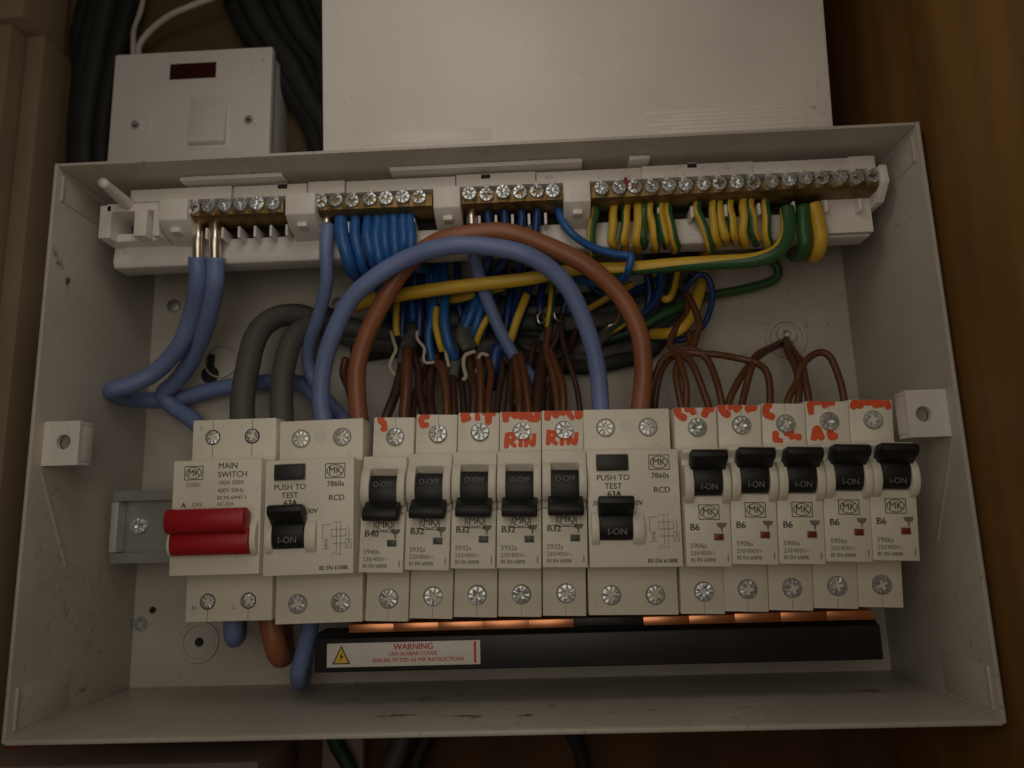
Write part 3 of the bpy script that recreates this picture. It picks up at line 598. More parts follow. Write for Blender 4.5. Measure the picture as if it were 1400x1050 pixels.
def rcd(X, Z, tilt, roll, label):
    r = module('residual_current_device', label, 'safety switch', X, Z, R(tilt), R(roll), 'two test button safety switches'); W = 35.0; L0 = -W / 2; yf = NY - .07
    housing(r, W, (0, 0))
    tg = toggle(r, L0 + 10.2, 12.2, 13.2, True, 10.0, 21.4, M_BLK)
    text('toggle_mark', 'I-ON', 3.4, (L0 + 10.4, -18.1, NB + 13.2), tg, M_TON, align='CENTER', bold=.05)
    cheek(r, L0 + 1.0, L0 + 3.9, 8.4, 20.6, 2.6); cheek(r, L0 + 16.5, L0 + 20.8, 8.4, 20.6, 2.6)
    b = lbox('button_frame', (L0 + 3.4, L0 + 16.0, NY - .15, NY + .2, NB + 36.0, NB + 42.6), M_LINE, r, 0)
    lbox('test_button', (L0 + 3.7, L0 + 15.7, NY - 1.6, NY + .4, NB + 36.3, NB + 42.3), M_BTN, b, .8)
    text('test_print', 'PUSH TO', 3.1, (L0 + 9.8, yf, NB + 33.4), r, M_INK, align='CENTER', bold=.04)
    text('test_print', 'TEST', 3.1, (L0 + 9.8, yf, NB + 30.2), r, M_INK, align='CENTER', bold=.04)
    text('rating_print', '63A', 3.2, (L0 + 10.0, yf, NB + 27.2), r, M_INK, align='CENTER', bold=.12)
    text('rating_print', '30', 2.7, (L0 + 1.6, yf, NB + 23.8), r, M_INK, bold=.04); text('rating_print', '230V', 2.7, (L0 + 15.2, yf, NB + 23.8), r, M_INK, bold=.06)
    printed_logo(r, L0 + 27.6, NB + 39.2, yf, 1.0)
    text('code_print', '7860s', 2.9, (L0 + 24.3, yf, NB + 34.0), r, M_INK, bold=.05); text('name_print', 'RCD', 3.1, (L0 + 25.0, yf, NB + 28.6), r, M_INK, bold=.05)
    text('standard_print', 'BS EN 61008', 2.2, (L0 + 21.8, yf, NB + 2.2), r, M_INK, bold=.06, wide=.93)
    vs = []; fs = []
    def seg(x0, z0, x1, z1, t=.22):
        b = len(vs)
        for p in ((x0 - t / 2, z0 - t / 2), (x1 + t / 2, z0 - t / 2), (x1 + t / 2, z1 + t / 2), (x0 - t / 2, z1 + t / 2)): vs.append((p[0] + L0, yf, p[1] + NB))
        fs.append((b, b + 1, b + 2, b + 3))
    for q in ((23, 9.5, 25.6, 9.5), (23, 13, 23, 18.5), (23, 18.5, 25.8, 18.5), (26.4, 14, 32, 14), (26.4, 16.6, 32, 16.6), (26.4, 14, 26.4, 16.6), (28.4, 8.5, 28.4, 18), (30.0, 8.5, 30.0, 18), (32, 14, 32, 16.6), (33.2, 11, 33.2, 17.6), (24.4, 9.5, 24.4, 12.6), (31.4, 9.5, 34, 9.5), (34, 9.5, 34, 13), (26.8, 11.4, 32.4, 11.4)): seg(*q)
    for (cx_, cz_) in ((24.4, 11.6), (32.4, 11.6)):
        b = len(vs); n = 14
        for rr in (1.1, .88):
            for i in range(n): vs.append((L0 + cx_ + rr * .7 * math.cos(2 * math.pi * i / n), yf - .01, NB + cz_ + rr * 1.4 * math.sin(2 * math.pi * i / n)))
        for i in range(n): fs.append((b + i, b + (i + 1) % n, b + n + (i + 1) % n, b + n + i))
    local('circuit_print', mkmesh('circuit_print', vs, fs, M_INK2), r)
    text('circuit_letters', '1 N 3', 1.6, (L0 + 26.6, yf, NB + 19.2), r, M_INK2); text('circuit_letters', '2 N 4', 1.6, (L0 + 26.4, yf, NB + 7.4), r, M_INK2)
    for u in (9.0, 26.2):
        for z in (H - 7.6, 7.6):
            hole(r, L0 + u, z); put_screw(r, (L0 + u + random.uniform(-.3, .3), .1, z), SCREW if z < 40 else SCREW_S, absolute=False)
    for z in (H - 7.0, 7.8):
        v, f = discg(2.6, -.12, .4, 24, L0 + 17.4, z); local('moulded_dot', mkmesh('moulded_dot', v, f, M_CAR), r)
    return r
rcd(53.7, -.2, 1.0, -.5, 'wide unit with black test button and toggle, beside the red main switch')
rcd(179.0, -.4, -.8, 1.1, 'wide unit with black test button and toggle, in the middle of the row')

ms = module('main_switch', 'cream main switch with a wide red handle at the left end of the row', 'main switch', 17.1, 1.2, R(-1.2), R(.1)); W = 35.2; L0 = -W / 2; yf = NY - .07
housing(ms, W, (0, 0))
cheek(ms, L0 + .05, L0 + 3.0, 7.0, 17.6, 3.4); cheek(ms, W / 2 - 4.2, W / 2 - .6, 7.0, 20.6, 3.4)
n = 8; prof = [(-17.6 - 2.2 * math.sin(math.pi * i / (n - 1)) ** .5, NB + 7.7 + 9.6 * i / (n - 1)) for i in range(n)] + [(-8.5, NB + 17.5), (-8.5, NB + 7.7)]
v, f = exg(prof, L0 + 2.0, L0 + 32.4); hd = local('handle', mkmesh('handle', v, f, M_RED, bevel=.4), ms)
q = [(-16.5, 15.9), (-20.6, 16.0), (-22.4, 17.2), (-23.4, 19.6), (-23.4, 23.0), (-22.4, 25.0), (-19.4, 25.4), (-15.5, 23.0)]
v, f = exg([(y, NB + z) for y, z in q], L0 + 1.4, L0 + 32.0); local('grip', mkmesh('grip', v, f, M_RED, bevel=.5), hd)
printed_logo(ms, L0 + 8.2, NB + 39.2, yf, .95)
text('code_print', '5500s', 2.5, (L0 + 5.2, yf, NB + 34.6), ms, M_INK2, bold=.03)
for s, z, z_ in (('MAIN', 3.2, 41.6), ('SWITCH', 3.1, 38.2), ('100A 500V', 2.3, 35.0), ('400V 50Hz', 2.3, 32.0), ('BS EN 60947-3', 1.9, 29.2), ('AC-22A', 2.0, 26.8)):
    text('rating_print', s, z, (L0 + 17.8, yf, NB + z_), ms, M_INK if z > 3 else M_INK2, bold=.04)
text('position_print', 'A', 2.8, (L0 + 3.6, yf, NB + 26.6), ms, M_INK, bold=.1); text('position_print', 'ON', 2.4, (L0 + 8.0, yf, NB + 26.8), ms, M_INK2, bold=.04)
for z, uu in ((H - 7.4, (8.6, 25.2)), (7.8, (9.0, 25.6))):
    for u in uu:
        v, f = ringg(2.7, 3.2, -.08, .4, 24, L0 + u, z); local('recess_ring', mkmesh('recess_ring', v, f, M_SHADE), ms)  # dark ring painted as shade so the screw looks sunken
        qq = put_screw(ms, (L0 + u, .3, z), SCREW_S, absolute=False); qq.scale = (.92, .92, .92)
        shoulder_line(ms, L0 + u, z + 3.2, H - .4 if z > 40 else z + 3.4); shoulder_line(ms, L0 + u, NT + 2.2 if z > 40 else .3, z - 3.2)
text('pole_print', 'N', 2.4, (L0 + 2.6, -.07, 5.4), ms, M_INK2, bold=.03); text('pole_print', 'L', 2.4, (L0 + 19.2, -.07, 5.4), ms, M_INK2, bold=.03)
text('pole_print', '2', 2.0, (L0 + 3.0, -.07, H - 3.6), ms, M_LINE); text('pole_print', '1', 2.2, (L0 + 20.0, -.07, H - 3.4), ms, M_LINE)

# ================================================================== busbar under the breakers
bus = thing('busbar', 'black busbar cover with copper strip and a white warning label under the breakers', 'busbar', (162, 12, -21))
bx0, bx1 = at(430, 890, 8).x, at(1205, 870, 8).x
prof = [(8, -7.6), (8, -20.3), (10, -20.9), (24, -20.9), (24, -5.6), (11.5, -5.6), (10.6, -6.8)]
v, f = exg(prof, bx0, bx1); absobj('cover', v, f, M_BUS, bus, bevel=.4)
c0, c1, c2, c3 = at(480, 857, 12).x, at(784, 846, 12).x, at(878, 846, 12).x, at(1189, 836, 12).x
def teeth(a, b, n):
    st = (b - a) / n
    for i in range(n):
        z = -2.3 + .04 * (i % 2) + (.35 if a > 170 and i > 1 else 0)
        box('copper_tooth', (a + i * st + .01, a + (i + 1) * st - .01, 8.6 + .05 * (i % 3), 22, -5.5, z), M_COP, bus, .06)
teeth(c0, c1, 5); teeth(c2, c3, 5)
box('insulator', (c1 + .1, c2 - .1, 9.6, 22, -5.5, -2.0), M_BUS, bus, .3)
l0, l1 = at(447, 884, 7.7), at(657, 911, 7.7)
la = box('warning_label', (l0.x, l1.x, 7.75, 8.05, -18.6, -9.4), M_LAB, bus, .1)
xx = l0.x
def labtext(s, size, x, z, m, **k):
    o = text('label_print', s, size, (x - ORG[bus.name].x, 7.7 - ORG[bus.name].y, z - ORG[bus.name].z), la, m, align='CENTER', **k); return o
labtext('WARNING', 3.3, xx + 35, -11.4, M_LRED, bold=.09, wide=1.0)
labtext('LIVE BUSBAR COVER', 2.1, xx + 35, -14.0, M_LRED, bold=.04)
labtext('ENSURE FITTED AS PER INSTRUCTIONS', 2.1, xx + 37, -16.4, M_LRED, bold=.05)
v = [(xx + 2.2, 7.66, -17.4), (xx + 9.6, 7.66, -17.4), (xx + 5.9, 7.66, -10.2)]; tri = absobj('warning_triangle', v, [(0, 1, 2)], mat('label_black', (.02, .018, .015), .6), la)
v = [(xx + 3.0, 7.63, -16.95), (xx + 8.8, 7.63, -16.95), (xx + 5.9, 7.63, -11.2)]; absobj('triangle_face', v, [(0, 1, 2)], M_LYEL, la)
v = [(xx + 6.4, 7.60, -12.6), (xx + 5.2, 7.60, -14.7), (xx + 5.9, 7.60, -14.8), (xx + 5.4, 7.60, -16.6), (xx + 6.8, 7.60, -14.3), (xx + 6.1, 7.60, -14.2)]; absobj('lightning_sign', v, [tuple(range(6))], MATS['label_black'], la)
box('label_bar', (l1.x - 2.6, l1.x - 1.6, 7.66, 7.74, -18.0, -9.9), M_LRED, la, 0)

# ================================================================== wiring
def ferrule(w, pts, r):
    P = [at(*p) for p in pts]; v, f, _ = tubeg(P, r, 16, 5); return absobj('ferrule', v, f, M_FER, w, smooth=True)
# the heavy tails
wire('blue_tail', 'thick blue tail arching in front from one test button unit to the other', 'wire',
     [(452, 640, 14), (446, 590, 14), (440, 550, 13), (440, 510, 11), (453, 460, 6), (487, 404, 0), (545, 358, -6), (610, 337, -10), (670, 337, -10), (726, 352, -8), (771, 388, -2), (800, 440, 5), (815, 500, 11), (821, 560, 14), (824, 640, 14)], 3.8, M_BLUE, seg=20)
wire('brown_tail', 'thick brown tail arching just behind the thick blue arch', 'wire',
     [(500, 640, 18), (494, 590, 17), (487, 540, 16), (489, 500, 15), (503, 455, 12), (527, 408, 8), (557, 362, 4), (598, 331, 0), (645, 318, -2), (692, 318, -2), (742, 332, -1), (800, 362, 2), (845, 402, 6), (871, 452, 9), (880, 500, 12), (877, 545, 13), (872, 590, 14), (868, 640, 14)], 4.0, M_BRN, seg=20)
w1 = wire('blue_tail', 'left of the two blue tails below silver ferrules, hairpinned at the left wall', 'wire',
     [(271, 352, 4), (270, 385, 8), (263, 430, 18), (245, 474, 24), (212, 508, 26), (178, 527, 24), (155, 534, 23), (163, 540, 32), (190, 545, 42), (222, 547, 48), (255, 543, 50), (300, 530, 50), (355, 522, 49), (410, 524, 47), (440, 552, 44), (462, 600, 40)], 4.0, M_BLUE, 'pair of blue tails under ferrules', seg=18)
ferrule(w1, [(271, 298, 3), (271, 312, 2.5), (271, 330, 2), (271, 362, 5)], 2.6)
w1 = wire('blue_tail', 'right of the two blue tails below silver ferrules, dropping behind the main switch', 'wire',
     [(294, 352, 4), (294, 390, 8), (285, 440, 20), (266, 488, 34), (242, 520, 40), (224, 539, 43), (238, 557, 45), (264, 576, 44), (292, 605, 40), (320, 660, 38)], 4.0, M_BLUE, 'pair of blue tails under ferrules', seg=18)
ferrule(w1, [(294, 297, 3), (294, 312, 2.5), (294, 330, 2), (294, 362, 5)], 2.6)
w1 = wire('blue_tail', 'single blue tail dropping left of the bright blue hanging wires', 'wire',
     [(447, 308, 3), (447, 340, 3), (445, 385, 8), (436, 432, 18), (424, 466, 28), (421, 495, 34), (432, 525, 38), (452, 552, 40), (478, 585, 36), (500, 630, 30)], 3.0, M_BLUE, seg=18)
ferrule(w1, [(447, 290, 3), (447, 302, 2.5), (447, 314, 3)], 2.5)
w1 = wire('blue_tail', 'blue tail slanting down behind the yellow earth to the middle breakers', 'wire',
     [(645, 305, 3), (648, 340, 10), (655, 378, 20), (667, 412, 26), (686, 455, 32), (708, 492, 36), (734, 522, 40), (760, 556, 42), (790, 600, 42)], 3.0, M_BLUE, seg=18)
ferrule(w1, [(645, 288, 3), (645, 298, 2.5), (645, 308, 3)], 2.5)
wire('grey_tail', 'left of the two thick grey tails bending into the main switch', 'wire',
     [(346, 650, 14), (336, 600, 14), (330, 555, 15), (337, 505, 18), (352, 458, 24), (378, 433, 32), (412, 430, 40), (446, 446, 47), (486, 462, 50), (540, 470, 51)], 5.3, M_GREY, 'grey tails', seg=20)
wire('grey_tail', 'right of the two thick grey tails bending into the main switch', 'wire',
     [(396, 650, 14), (388, 600, 14), (384, 555, 15), (387, 508, 19), (399, 466, 26), (422, 446, 35), (455, 444, 43), (500, 452, 47), (550, 458, 48)], 5.0, M_GREY, 'grey tails', seg=20)
# earths
wire('earth_cable', 'thick yellow and green earth cable crossing behind the arches', 'wire',
     [(1076, 284, 3), (1077, 305, 1), (1074, 328, -1), (1060, 345, -2), (1030, 354, 0), (980, 359, 4), (920, 363, 8), (850, 367, 12), (790, 371, 15), (720, 380, 17), (650, 389, 19), (580, 399, 22), (530, 406, 25), (500, 412, 30), (470, 425, 42)], 3.15, M_YEL, m2=M_GRN, seg=20, green=.42, phase=R(294), twist=R(-245))
wire('earth_cable', 'thick green and yellow earth cable second from right on the terminal bar', 'wire',
     [(1098, 282, 3), (1099, 310, 2), (1100, 332, 3), (1096, 347, 9), (1088, 350, 20), (1080, 342, 36), (1074, 320, 48)], 2.9, M_YEL, m2=M_GRN, seg=18, green=.6, phase=R(297), twist=R(-20))
wire('earth_cable', 'rightmost thick earth cable, mostly yellow, hooking back under the terminal bar', 'wire',
     [(1113, 281, 3), (1119, 305, 2), (1121, 328, 3), (1117, 346, 9), (1109, 351, 20), (1101, 342, 36), (1096, 320, 48)], 3.0, M_YEL, m2=M_GRN, seg=18, green=.4, phase=R(90), twist=R(20))
wire('earth_cable', 'shaded olive green earth cable looping across the back panel under the terminal bar', 'wire',
     [(1000, 325, 46), (1035, 345, 48), (1058, 362, 50), (1063, 376, 51), (1050, 387, 52), (1010, 396, 52), (960, 406, 52), (915, 426, 50), (870, 450, 50), (830, 465, 52)], 2.3, M_YEL, m2=M_GRN, seg=18, green=.5, phase=R(262), twist=R(10))
GE = 'thin earth wires hanging from the terminal bar'
EW = [(814, 810, .5, 200, 'green'), (842, 838, .35, 200, ''), (858, 853, .35, 20, ''), (873, 872, .6, 130, 'green'), (882, 880, .55, 190, ''), (891, 894, .3, 210, ''), (902, 908, .35, 20, ''), (914, 921, .4, 210, ''),
      (955, 966, .5, 190, ''), (977, 978, .6, 150, ''), (985, 988, .3, 200, ''), (1000, 1000, .35, 20, ''), (1018, 1018, .35, 210, ''), (1028, 1031, .3, 30, ''), (1046, 1048, .6, 180, '')]
NUM = ['first', 'second', 'third', 'fourth', 'fifth', 'sixth', 'seventh', 'eighth', 'ninth', 'tenth', 'eleventh', 'twelfth', 'thirteenth', 'fourteenth', 'fifteenth']
for i, (xa, xb, g, ph, _) in enumerate(EW):
    yb = 284 - (xa - 814) * .052; j = random.uniform(-6, 4); xa += random.uniform(-2, 2); xb += random.uniform(-3, 3)
    wire('earth_wire', NUM[i] + ' thin yellow and green wire from the left, hanging off the terminal bar', 'wire',
         [(xa, yb - 6, 3), (xa - 1, yb + 10, 2.5), ((xa + xb) / 2, yb + 26, 2), (xb, yb + 46, 3.5), (xb + 3, yb + 57 + j, 8), (xb + 2, yb + 62 + j, 16), (xb, yb + 54, 28), (xb - 2, yb + 30, 40)],
         1.95 if i != 3 else 2.2, M_YEL, GE, m2=M_GRN, seg=14, green=g, phase=R(ph), twist=R(random.uniform(-100, 100)), sub=5)
# bright blue wires hanging in a row
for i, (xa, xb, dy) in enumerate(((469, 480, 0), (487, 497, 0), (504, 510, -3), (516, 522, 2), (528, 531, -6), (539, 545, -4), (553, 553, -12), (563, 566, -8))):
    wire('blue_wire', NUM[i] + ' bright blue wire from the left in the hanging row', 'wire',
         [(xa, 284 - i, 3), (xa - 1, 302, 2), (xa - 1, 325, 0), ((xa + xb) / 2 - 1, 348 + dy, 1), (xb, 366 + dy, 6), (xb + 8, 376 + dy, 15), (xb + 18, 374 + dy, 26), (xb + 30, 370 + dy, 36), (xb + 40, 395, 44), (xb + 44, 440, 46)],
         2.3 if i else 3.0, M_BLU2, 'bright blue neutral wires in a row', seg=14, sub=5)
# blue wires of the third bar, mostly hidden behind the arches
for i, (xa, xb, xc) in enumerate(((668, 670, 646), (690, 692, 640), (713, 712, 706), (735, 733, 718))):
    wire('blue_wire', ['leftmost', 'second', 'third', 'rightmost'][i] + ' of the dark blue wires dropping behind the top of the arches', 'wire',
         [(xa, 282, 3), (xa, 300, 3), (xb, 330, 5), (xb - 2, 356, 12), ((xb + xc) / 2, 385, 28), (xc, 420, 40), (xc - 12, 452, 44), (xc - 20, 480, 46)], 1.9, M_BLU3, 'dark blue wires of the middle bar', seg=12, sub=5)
wire('blue_wire', 'deep blue wire swooping right from the middle bar and hooking over the earth', 'wire',
     [(762, 284, 3), (767, 298, 1), (781, 318, -1), (805, 336, 2), (832, 345, 4), (856, 348, 4), (863, 353, 3), (860, 366, 4), (856, 378, 10), (842, 386, 18), (815, 388, 24), (790, 383, 30), (770, 378, 34)], 1.7, M_BLU2, seg=14)
# grey sheathed cables lying across the back panel
GS = 'sheathed cables across the back panel'
SH = [([(980, 372, 54), (900, 402, 52), (820, 430, 52), (740, 440, 52), (660, 436, 50), (600, 440, 46), (566, 458, 40), (556, 482, 34), (553, 498, 30)], 'uppermost grey sheathed cable, cut above the first breaker'),
      ([(990, 392, 56), (905, 430, 54), (820, 462, 53), (740, 470, 52), (665, 462, 50), (618, 468, 46), (598, 482, 40), (592, 498, 36)], 'grey sheathed cable cut above the second breaker'),
      ([(700, 420, 50), (660, 436, 44), (640, 448, 36), (634, 462, 32), (642, 478, 30)], 'pale grey stripped sheath end above the third breaker'),
      ([(980, 412, 56), (910, 452, 55), (830, 482, 54), (760, 486, 52), (700, 478, 48), (664, 474, 42), (648, 492, 38)], 'grey sheathed cable dipping behind the third breaker'),
      ([(960, 432, 56), (900, 468, 55), (840, 494, 54), (780, 500, 53), (725, 492, 48), (700, 480, 42), (692, 500, 38)], 'lowest grey sheathed cable bending down at the fourth breaker'),
      ([(940, 396, 50), (890, 420, 48), (845, 436, 46), (800, 440, 44), (762, 446, 42), (744, 470, 40)], 'grey sheathed cable ending above the fifth breaker'),
      ([(620, 452, 40), (621, 478, 34), (620, 500, 31), (618, 522, 30)], 'thin grey sheath sleeve hanging over the second and third breakers'),
      ([(430, 424, 54), (480, 446, 55), (540, 462, 55), (620, 452, 56), (720, 455, 57), (820, 446, 57), (920, 420, 57)], 'dark cable running behind all the sheathed cables')]
SH += [([(955, 352, 50), (905, 385, 50), (850, 402, 50), (790, 408, 50), (720, 412, 52), (640, 414, 54), (560, 426, 55), (500, 440, 56)], 'thin grey cable high across the back, just under the yellow earth'),
       ([(945, 360, 48), (900, 402, 46), (862, 426, 45), (830, 452, 46), (806, 474, 50), (770, 480, 54)], 'grey cable slanting down behind the gap between the two arches'),
       ([(930, 420, 54), (900, 446, 54), (866, 468, 55), (820, 486, 56), (760, 494, 57), (690, 488, 57), (620, 476, 57), (540, 478, 57), (480, 486, 57)], 'long dark cable lowest along the back panel')]
for i, (p, lb) in enumerate(SH):
    if p[0][0] > 930: p = [(955 - 7 * i, 316, 48), (952 - 7 * i, 350, 53)] + p[1:]
    rr = [4.2, 4.0, 4.6, 4.0, 4.2, 3.8, 2.6, 4.5, 3.2, 3.4, 4.4][i]
    o = wire('sheathed_cable', lb, 'cable', p, rr, M_GREY if i in (2, 0, 6, 3, 5, 9) else M_GRY2, GS, seg=14, flat=.62)
    if i == 0:
        wire('torn_sheath', None, None, [(534, 452, 30), (538, 466, 28), (541, 478, 27), (535, 492, 27), (533, 502, 27), (540, 514, 28)], .8, M_TORN, parent=o, flat=.35)
    if i == 1:
        wire('torn_sheath', None, None, [(570, 452, 29), (571, 464, 28), (580, 476, 27), (579, 490, 27), (583, 496, 27), (594, 495, 27)], .7, M_TORN, parent=o, flat=.35)
    if i == 2:
        wire('torn_sheath', None, None, [(650, 480, 28), (636, 486, 27), (634, 500, 26), (637, 514, 26), (633, 520, 26)], .9, M_TORN, parent=o, flat=.35)
        wire('torn_sheath', None, None, [(668, 486, 28), (658, 484, 27), (654, 492, 27), (652, 506, 27), (650, 520, 27)], .8, M_TORN, parent=o, flat=.5)
    if i == 3:
        wire('torn_sheath', None, None, [(609, 478, 30), (611, 490, 29), (614, 502, 29)], .8, M_TORN, parent=o, flat=.4)
    if i == 5:
        wire('bare_end', None, None, [(741, 424, 32), (735, 432, 31), (737, 441, 31), (743, 440, 32), (743, 430, 34)], .6, M_FER, parent=o)
        wire('bare_end', None, None, [(760, 420, 32), (758, 430, 31), (762, 438, 32), (770, 440, 36)], .6, M_FER, parent=o)
        wire('bare_end', None, None, [(826, 452, 38), (832, 446, 36), (842, 440, 36), (850, 420, 38), (858, 418, 40)], .7, M_FER, parent=o)
# blue, yellow and green cores hanging between the bars and the sheath ends
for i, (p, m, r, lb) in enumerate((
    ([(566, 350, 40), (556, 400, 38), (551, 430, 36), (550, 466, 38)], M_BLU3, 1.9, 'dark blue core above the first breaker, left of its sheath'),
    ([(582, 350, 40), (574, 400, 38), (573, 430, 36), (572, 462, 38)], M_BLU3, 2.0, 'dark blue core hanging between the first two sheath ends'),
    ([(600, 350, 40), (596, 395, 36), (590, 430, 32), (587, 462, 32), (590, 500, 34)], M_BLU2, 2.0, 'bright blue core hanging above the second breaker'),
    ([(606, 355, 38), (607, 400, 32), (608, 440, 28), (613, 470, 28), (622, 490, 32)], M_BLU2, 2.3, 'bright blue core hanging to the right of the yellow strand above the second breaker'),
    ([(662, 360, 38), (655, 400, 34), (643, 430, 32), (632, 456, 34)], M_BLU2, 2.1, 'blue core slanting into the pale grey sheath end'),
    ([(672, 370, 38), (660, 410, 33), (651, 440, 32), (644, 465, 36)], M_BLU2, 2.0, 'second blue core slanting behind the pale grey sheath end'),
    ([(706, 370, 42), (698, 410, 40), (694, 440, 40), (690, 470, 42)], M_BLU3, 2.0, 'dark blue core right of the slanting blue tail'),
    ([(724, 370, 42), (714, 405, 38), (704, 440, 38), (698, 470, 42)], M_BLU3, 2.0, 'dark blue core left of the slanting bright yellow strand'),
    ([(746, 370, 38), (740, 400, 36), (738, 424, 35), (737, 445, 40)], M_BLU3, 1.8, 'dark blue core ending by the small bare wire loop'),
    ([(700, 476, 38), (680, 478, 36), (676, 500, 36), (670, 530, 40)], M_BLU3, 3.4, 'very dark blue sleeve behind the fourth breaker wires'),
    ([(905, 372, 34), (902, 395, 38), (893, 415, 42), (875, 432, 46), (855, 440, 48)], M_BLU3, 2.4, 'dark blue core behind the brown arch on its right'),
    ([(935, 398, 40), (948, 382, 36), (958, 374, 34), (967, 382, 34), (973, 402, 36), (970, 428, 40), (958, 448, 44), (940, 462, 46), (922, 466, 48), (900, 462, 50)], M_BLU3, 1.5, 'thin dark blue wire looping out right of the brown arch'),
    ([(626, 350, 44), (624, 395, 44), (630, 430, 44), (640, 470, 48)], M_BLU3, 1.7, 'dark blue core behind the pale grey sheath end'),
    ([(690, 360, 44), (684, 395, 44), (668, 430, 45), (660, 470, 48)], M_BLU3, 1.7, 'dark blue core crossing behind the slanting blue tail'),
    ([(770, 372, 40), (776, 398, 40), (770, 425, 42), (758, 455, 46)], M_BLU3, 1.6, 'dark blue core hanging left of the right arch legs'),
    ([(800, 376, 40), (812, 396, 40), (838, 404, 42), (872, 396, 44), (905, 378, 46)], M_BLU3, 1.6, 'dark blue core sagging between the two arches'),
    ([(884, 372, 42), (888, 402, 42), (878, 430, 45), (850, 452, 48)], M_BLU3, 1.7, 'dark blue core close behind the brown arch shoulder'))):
    wire('blue_core', lb, 'wire', p, r, m, 'blue cores in the middle of the box')
for i, (p, r, g, ph, lb) in enumerate((
    ([(546, 380, 36), (543, 410, 32), (541, 440, 30), (542, 458, 31)], 1.6, .3, 60, 'short yellow strand at the left beside the brown arch'),
    ([(597, 420, 32), (596, 445, 30), (600, 466, 29), (603, 480, 31)], 1.6, .2, 60, 'yellow strand between two blue cores above the second breaker'),
    ([(676, 420, 36), (664, 440, 33), (655, 458, 34), (648, 476, 38)], 1.8, .3, 30, 'yellow strand left of the slanting blue tail'),
    ([(724, 388, 36), (718, 410, 33), (708, 436, 31), (700, 456, 32), (694, 474, 36)], 2.0, .35, 60, 'bright yellow and green strand right of the slanting blue tail'),
    ([(756, 385, 36), (754, 405, 33), (752, 424, 32), (750, 448, 36)], 1.7, .4, 200, 'upright yellow strand left of the small bare wire loops'),
    ([(690, 392, 34), (650, 402, 36), (624, 408, 38), (590, 412, 42)], 2.6, .5, 120, 'shaded second earth cable just below the bright yellow one'),
    ([(865, 388, 40), (842, 400, 40), (815, 415, 42), (796, 428, 46)], 1.9, .3, 30, 'yellow strand slanting between the two arches'),
    ([(862, 438, 42), (852, 444, 40), (844, 450, 40), (836, 454, 44)], 1.3, .2, 0, 'short bright yellow strand lying left of the brown arch'),
    ([(966, 330, 44), (962, 375, 47), (947, 425, 42), (932, 448, 40), (915, 456, 42), (890, 458, 48)], 3.0, .55, 100, 'thick shaded yellow and green cable bending right of the brown arch'),
    ([(926, 372, 44), (920, 398, 41), (911, 410, 40), (902, 402, 44), (896, 372, 48)], 1.9, .3, 30, 'short yellow strand bent right behind the top of the brown arch'))):
    wire('earth_strand', lb, 'wire', p, r, M_YEL, 'yellow strands in the middle of the box', m2=M_GRN, green=g, phase=R(ph), seg=14)
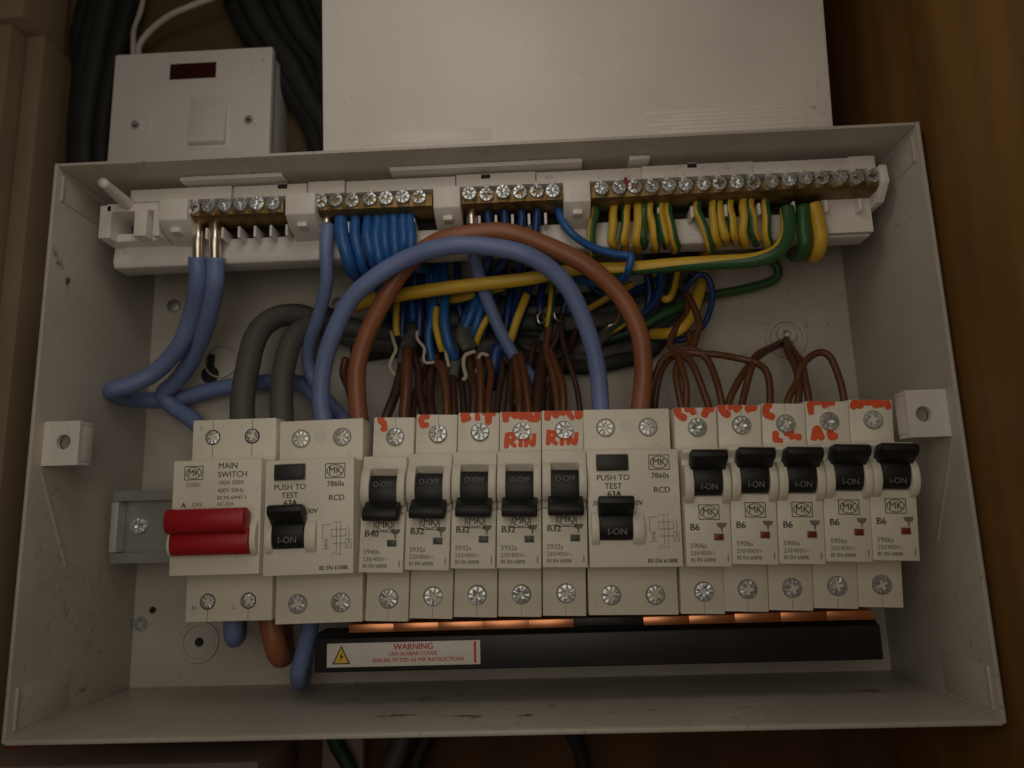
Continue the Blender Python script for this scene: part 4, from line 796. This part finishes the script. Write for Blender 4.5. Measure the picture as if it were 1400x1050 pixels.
# brown cores into the B40 and B32 breakers
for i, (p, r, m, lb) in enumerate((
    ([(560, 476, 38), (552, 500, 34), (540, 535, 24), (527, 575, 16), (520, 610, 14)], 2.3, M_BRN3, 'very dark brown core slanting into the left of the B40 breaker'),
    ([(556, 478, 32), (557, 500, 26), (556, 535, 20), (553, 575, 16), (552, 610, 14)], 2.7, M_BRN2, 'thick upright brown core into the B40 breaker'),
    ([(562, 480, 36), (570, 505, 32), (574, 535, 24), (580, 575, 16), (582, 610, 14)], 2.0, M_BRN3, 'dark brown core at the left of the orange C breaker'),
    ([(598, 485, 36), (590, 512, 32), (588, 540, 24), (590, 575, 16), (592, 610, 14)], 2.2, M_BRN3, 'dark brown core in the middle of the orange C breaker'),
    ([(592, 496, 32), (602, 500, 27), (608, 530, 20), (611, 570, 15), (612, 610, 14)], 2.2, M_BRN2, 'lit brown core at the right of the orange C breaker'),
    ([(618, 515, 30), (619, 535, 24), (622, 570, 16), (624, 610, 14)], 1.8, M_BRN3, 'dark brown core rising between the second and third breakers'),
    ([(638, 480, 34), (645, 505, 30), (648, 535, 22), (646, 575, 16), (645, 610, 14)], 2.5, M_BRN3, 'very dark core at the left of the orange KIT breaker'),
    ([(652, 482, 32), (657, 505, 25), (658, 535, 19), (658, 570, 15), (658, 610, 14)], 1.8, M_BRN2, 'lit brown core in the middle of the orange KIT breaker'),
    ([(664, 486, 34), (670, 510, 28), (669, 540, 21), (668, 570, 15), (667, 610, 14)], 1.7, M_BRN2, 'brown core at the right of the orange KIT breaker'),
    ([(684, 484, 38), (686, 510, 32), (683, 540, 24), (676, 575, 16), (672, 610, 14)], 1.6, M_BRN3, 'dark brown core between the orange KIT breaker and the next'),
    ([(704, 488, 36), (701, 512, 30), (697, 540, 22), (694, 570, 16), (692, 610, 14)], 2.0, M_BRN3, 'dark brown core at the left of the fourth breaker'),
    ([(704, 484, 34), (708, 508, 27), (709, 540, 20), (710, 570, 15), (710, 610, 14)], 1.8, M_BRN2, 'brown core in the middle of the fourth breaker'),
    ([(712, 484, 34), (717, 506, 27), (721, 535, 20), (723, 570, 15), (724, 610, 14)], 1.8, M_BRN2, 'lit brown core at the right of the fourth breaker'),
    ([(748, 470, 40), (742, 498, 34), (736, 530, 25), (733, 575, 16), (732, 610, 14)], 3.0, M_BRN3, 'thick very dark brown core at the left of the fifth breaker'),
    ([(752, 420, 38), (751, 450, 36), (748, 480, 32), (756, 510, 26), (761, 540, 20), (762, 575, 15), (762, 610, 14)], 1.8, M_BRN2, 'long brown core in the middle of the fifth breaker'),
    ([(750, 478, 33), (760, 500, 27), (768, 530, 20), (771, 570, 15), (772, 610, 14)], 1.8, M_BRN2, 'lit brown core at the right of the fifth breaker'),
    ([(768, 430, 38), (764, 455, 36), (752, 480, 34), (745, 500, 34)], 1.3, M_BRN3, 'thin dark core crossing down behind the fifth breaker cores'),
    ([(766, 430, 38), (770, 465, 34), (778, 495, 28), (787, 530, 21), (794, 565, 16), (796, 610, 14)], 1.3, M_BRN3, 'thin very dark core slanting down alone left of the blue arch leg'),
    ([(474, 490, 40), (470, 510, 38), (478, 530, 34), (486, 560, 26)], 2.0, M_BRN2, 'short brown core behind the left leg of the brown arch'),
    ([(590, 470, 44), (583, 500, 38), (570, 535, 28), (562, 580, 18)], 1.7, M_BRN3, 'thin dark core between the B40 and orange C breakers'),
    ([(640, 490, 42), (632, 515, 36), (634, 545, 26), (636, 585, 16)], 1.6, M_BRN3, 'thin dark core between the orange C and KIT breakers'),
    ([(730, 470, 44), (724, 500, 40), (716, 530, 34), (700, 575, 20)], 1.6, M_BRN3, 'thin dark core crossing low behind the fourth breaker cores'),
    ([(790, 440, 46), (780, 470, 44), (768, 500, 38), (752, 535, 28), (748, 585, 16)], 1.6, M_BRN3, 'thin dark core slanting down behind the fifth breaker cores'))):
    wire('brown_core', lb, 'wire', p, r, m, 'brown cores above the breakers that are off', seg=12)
# thin brown wires over the B6 breakers
for i, (p, lb) in enumerate((
    ([(933, 610, 14), (932, 562, 16), (926, 530, 20), (925, 508, 24), (930, 490, 28), (942, 482, 30), (952, 462, 34), (954, 440, 36), (946, 415, 38), (932, 394, 42), (918, 382, 46)], 'thin brown wire rising in a tall bend from the first B6 breaker'),
    ([(941, 610, 14), (939, 562, 16), (938, 530, 18), (932, 504, 22), (926, 488, 27), (915, 484, 30), (904, 496, 30), (893, 522, 30), (884, 560, 30)], 'thin brown wire curling from the first B6 breaker towards the brown arch'),
    ([(978, 610, 14), (971, 562, 16), (960, 530, 20), (949, 502, 24), (940, 488, 28), (924, 484, 32), (908, 492, 34), (896, 515, 34), (890, 545, 34)], 'thin brown wire slanting up left from between the first two B6 breakers'),
    ([(992, 610, 14), (988, 562, 15), (985, 538, 17), (977, 512, 22), (967, 492, 26), (952, 480, 29), (936, 478, 32), (920, 484, 34), (905, 502, 36)], 'thin brown wire arching left from the second B6 breaker'),
    ([(1053, 610, 14), (1052, 560, 15), (1052, 530, 17), (1047, 508, 20), (1036, 496, 23), (1010, 490, 26), (980, 485, 27), (950, 483, 28), (928, 482, 32), (916, 470, 36), (924, 448, 38), (938, 428, 40), (940, 405, 42)], 'long thin brown wire running level above the second and third B6 breakers'),
    ([(988, 610, 14), (994, 556, 16), (1005, 528, 20), (1022, 502, 26), (1040, 484, 34), (1058, 475, 44), (1074, 468, 54)], 'thin brown wire climbing right from the second B6 breaker to the boss'),
    ([(1006, 610, 14), (1012, 556, 16), (1022, 528, 19), (1026, 504, 22), (1034, 486, 28), (1052, 476, 38), (1073, 466, 52)], 'thin brown wire bowing up from beside the second B6 breaker screw'),
    ([(1091, 610, 14), (1091, 556, 15), (1092, 526, 18), (1086, 500, 24), (1078, 484, 34), (1074, 466, 54)], 'thin brown wire dropping from the boss to the third B6 breaker'),
    ([(1106, 610, 14), (1105, 550, 15), (1103, 522, 18), (1095, 496, 24), (1084, 480, 36), (1076, 464, 54)], 'thin brown wire dropping from the boss to the fourth B6 breaker'),
    ([(1070, 610, 14), (1077, 552, 15), (1088, 522, 18), (1096, 502, 20), (1108, 488, 22), (1122, 481, 23), (1135, 487, 22), (1145, 508, 19), (1153, 535, 16), (1160, 590, 14)], 'thin brown wire looping over from the third to the last B6 breaker'),
    ([(896, 560, 34), (898, 530, 33), (906, 505, 32), (918, 490, 32), (934, 478, 34), (944, 470, 38), (938, 452, 42), (925, 440, 46)], 'thin brown wire close behind the right leg of the brown arch'))):
    wire('brown_wire', lb, 'wire', p, 1.6, M_BRN2 if i % 3 else M_BRN2, 'thin brown wires over the B6 breakers', seg=12, sub=8)
# tails under the main switch
wire('blue_tail', 'short blue loop below the main switch', 'wire', [(318, 800, 18), (319, 850, 18), (320, 866, 20), (322, 872, 27), (324, 868, 36), (326, 850, 44)], 4.0, M_BLUE, seg=18)
wire('brown_tail', 'brown tail looping below between main switch and test button unit', 'wire', [(366, 800, 18), (371, 850, 18), (377, 880, 19), (383, 896, 24), (387, 893, 34), (388, 870, 44), (388, 830, 48)], 4.6, M_BRN, seg=18)
wire('blue_tail', 'blue tail hanging lowest below the left test button unit', 'wire', [(428, 800, 18), (424, 850, 18), (416, 885, 19), (410, 915, 20), (409, 930, 26), (412, 932, 36), (416, 915, 46), (420, 870, 50)], 3.6, M_BLUE, seg=18)
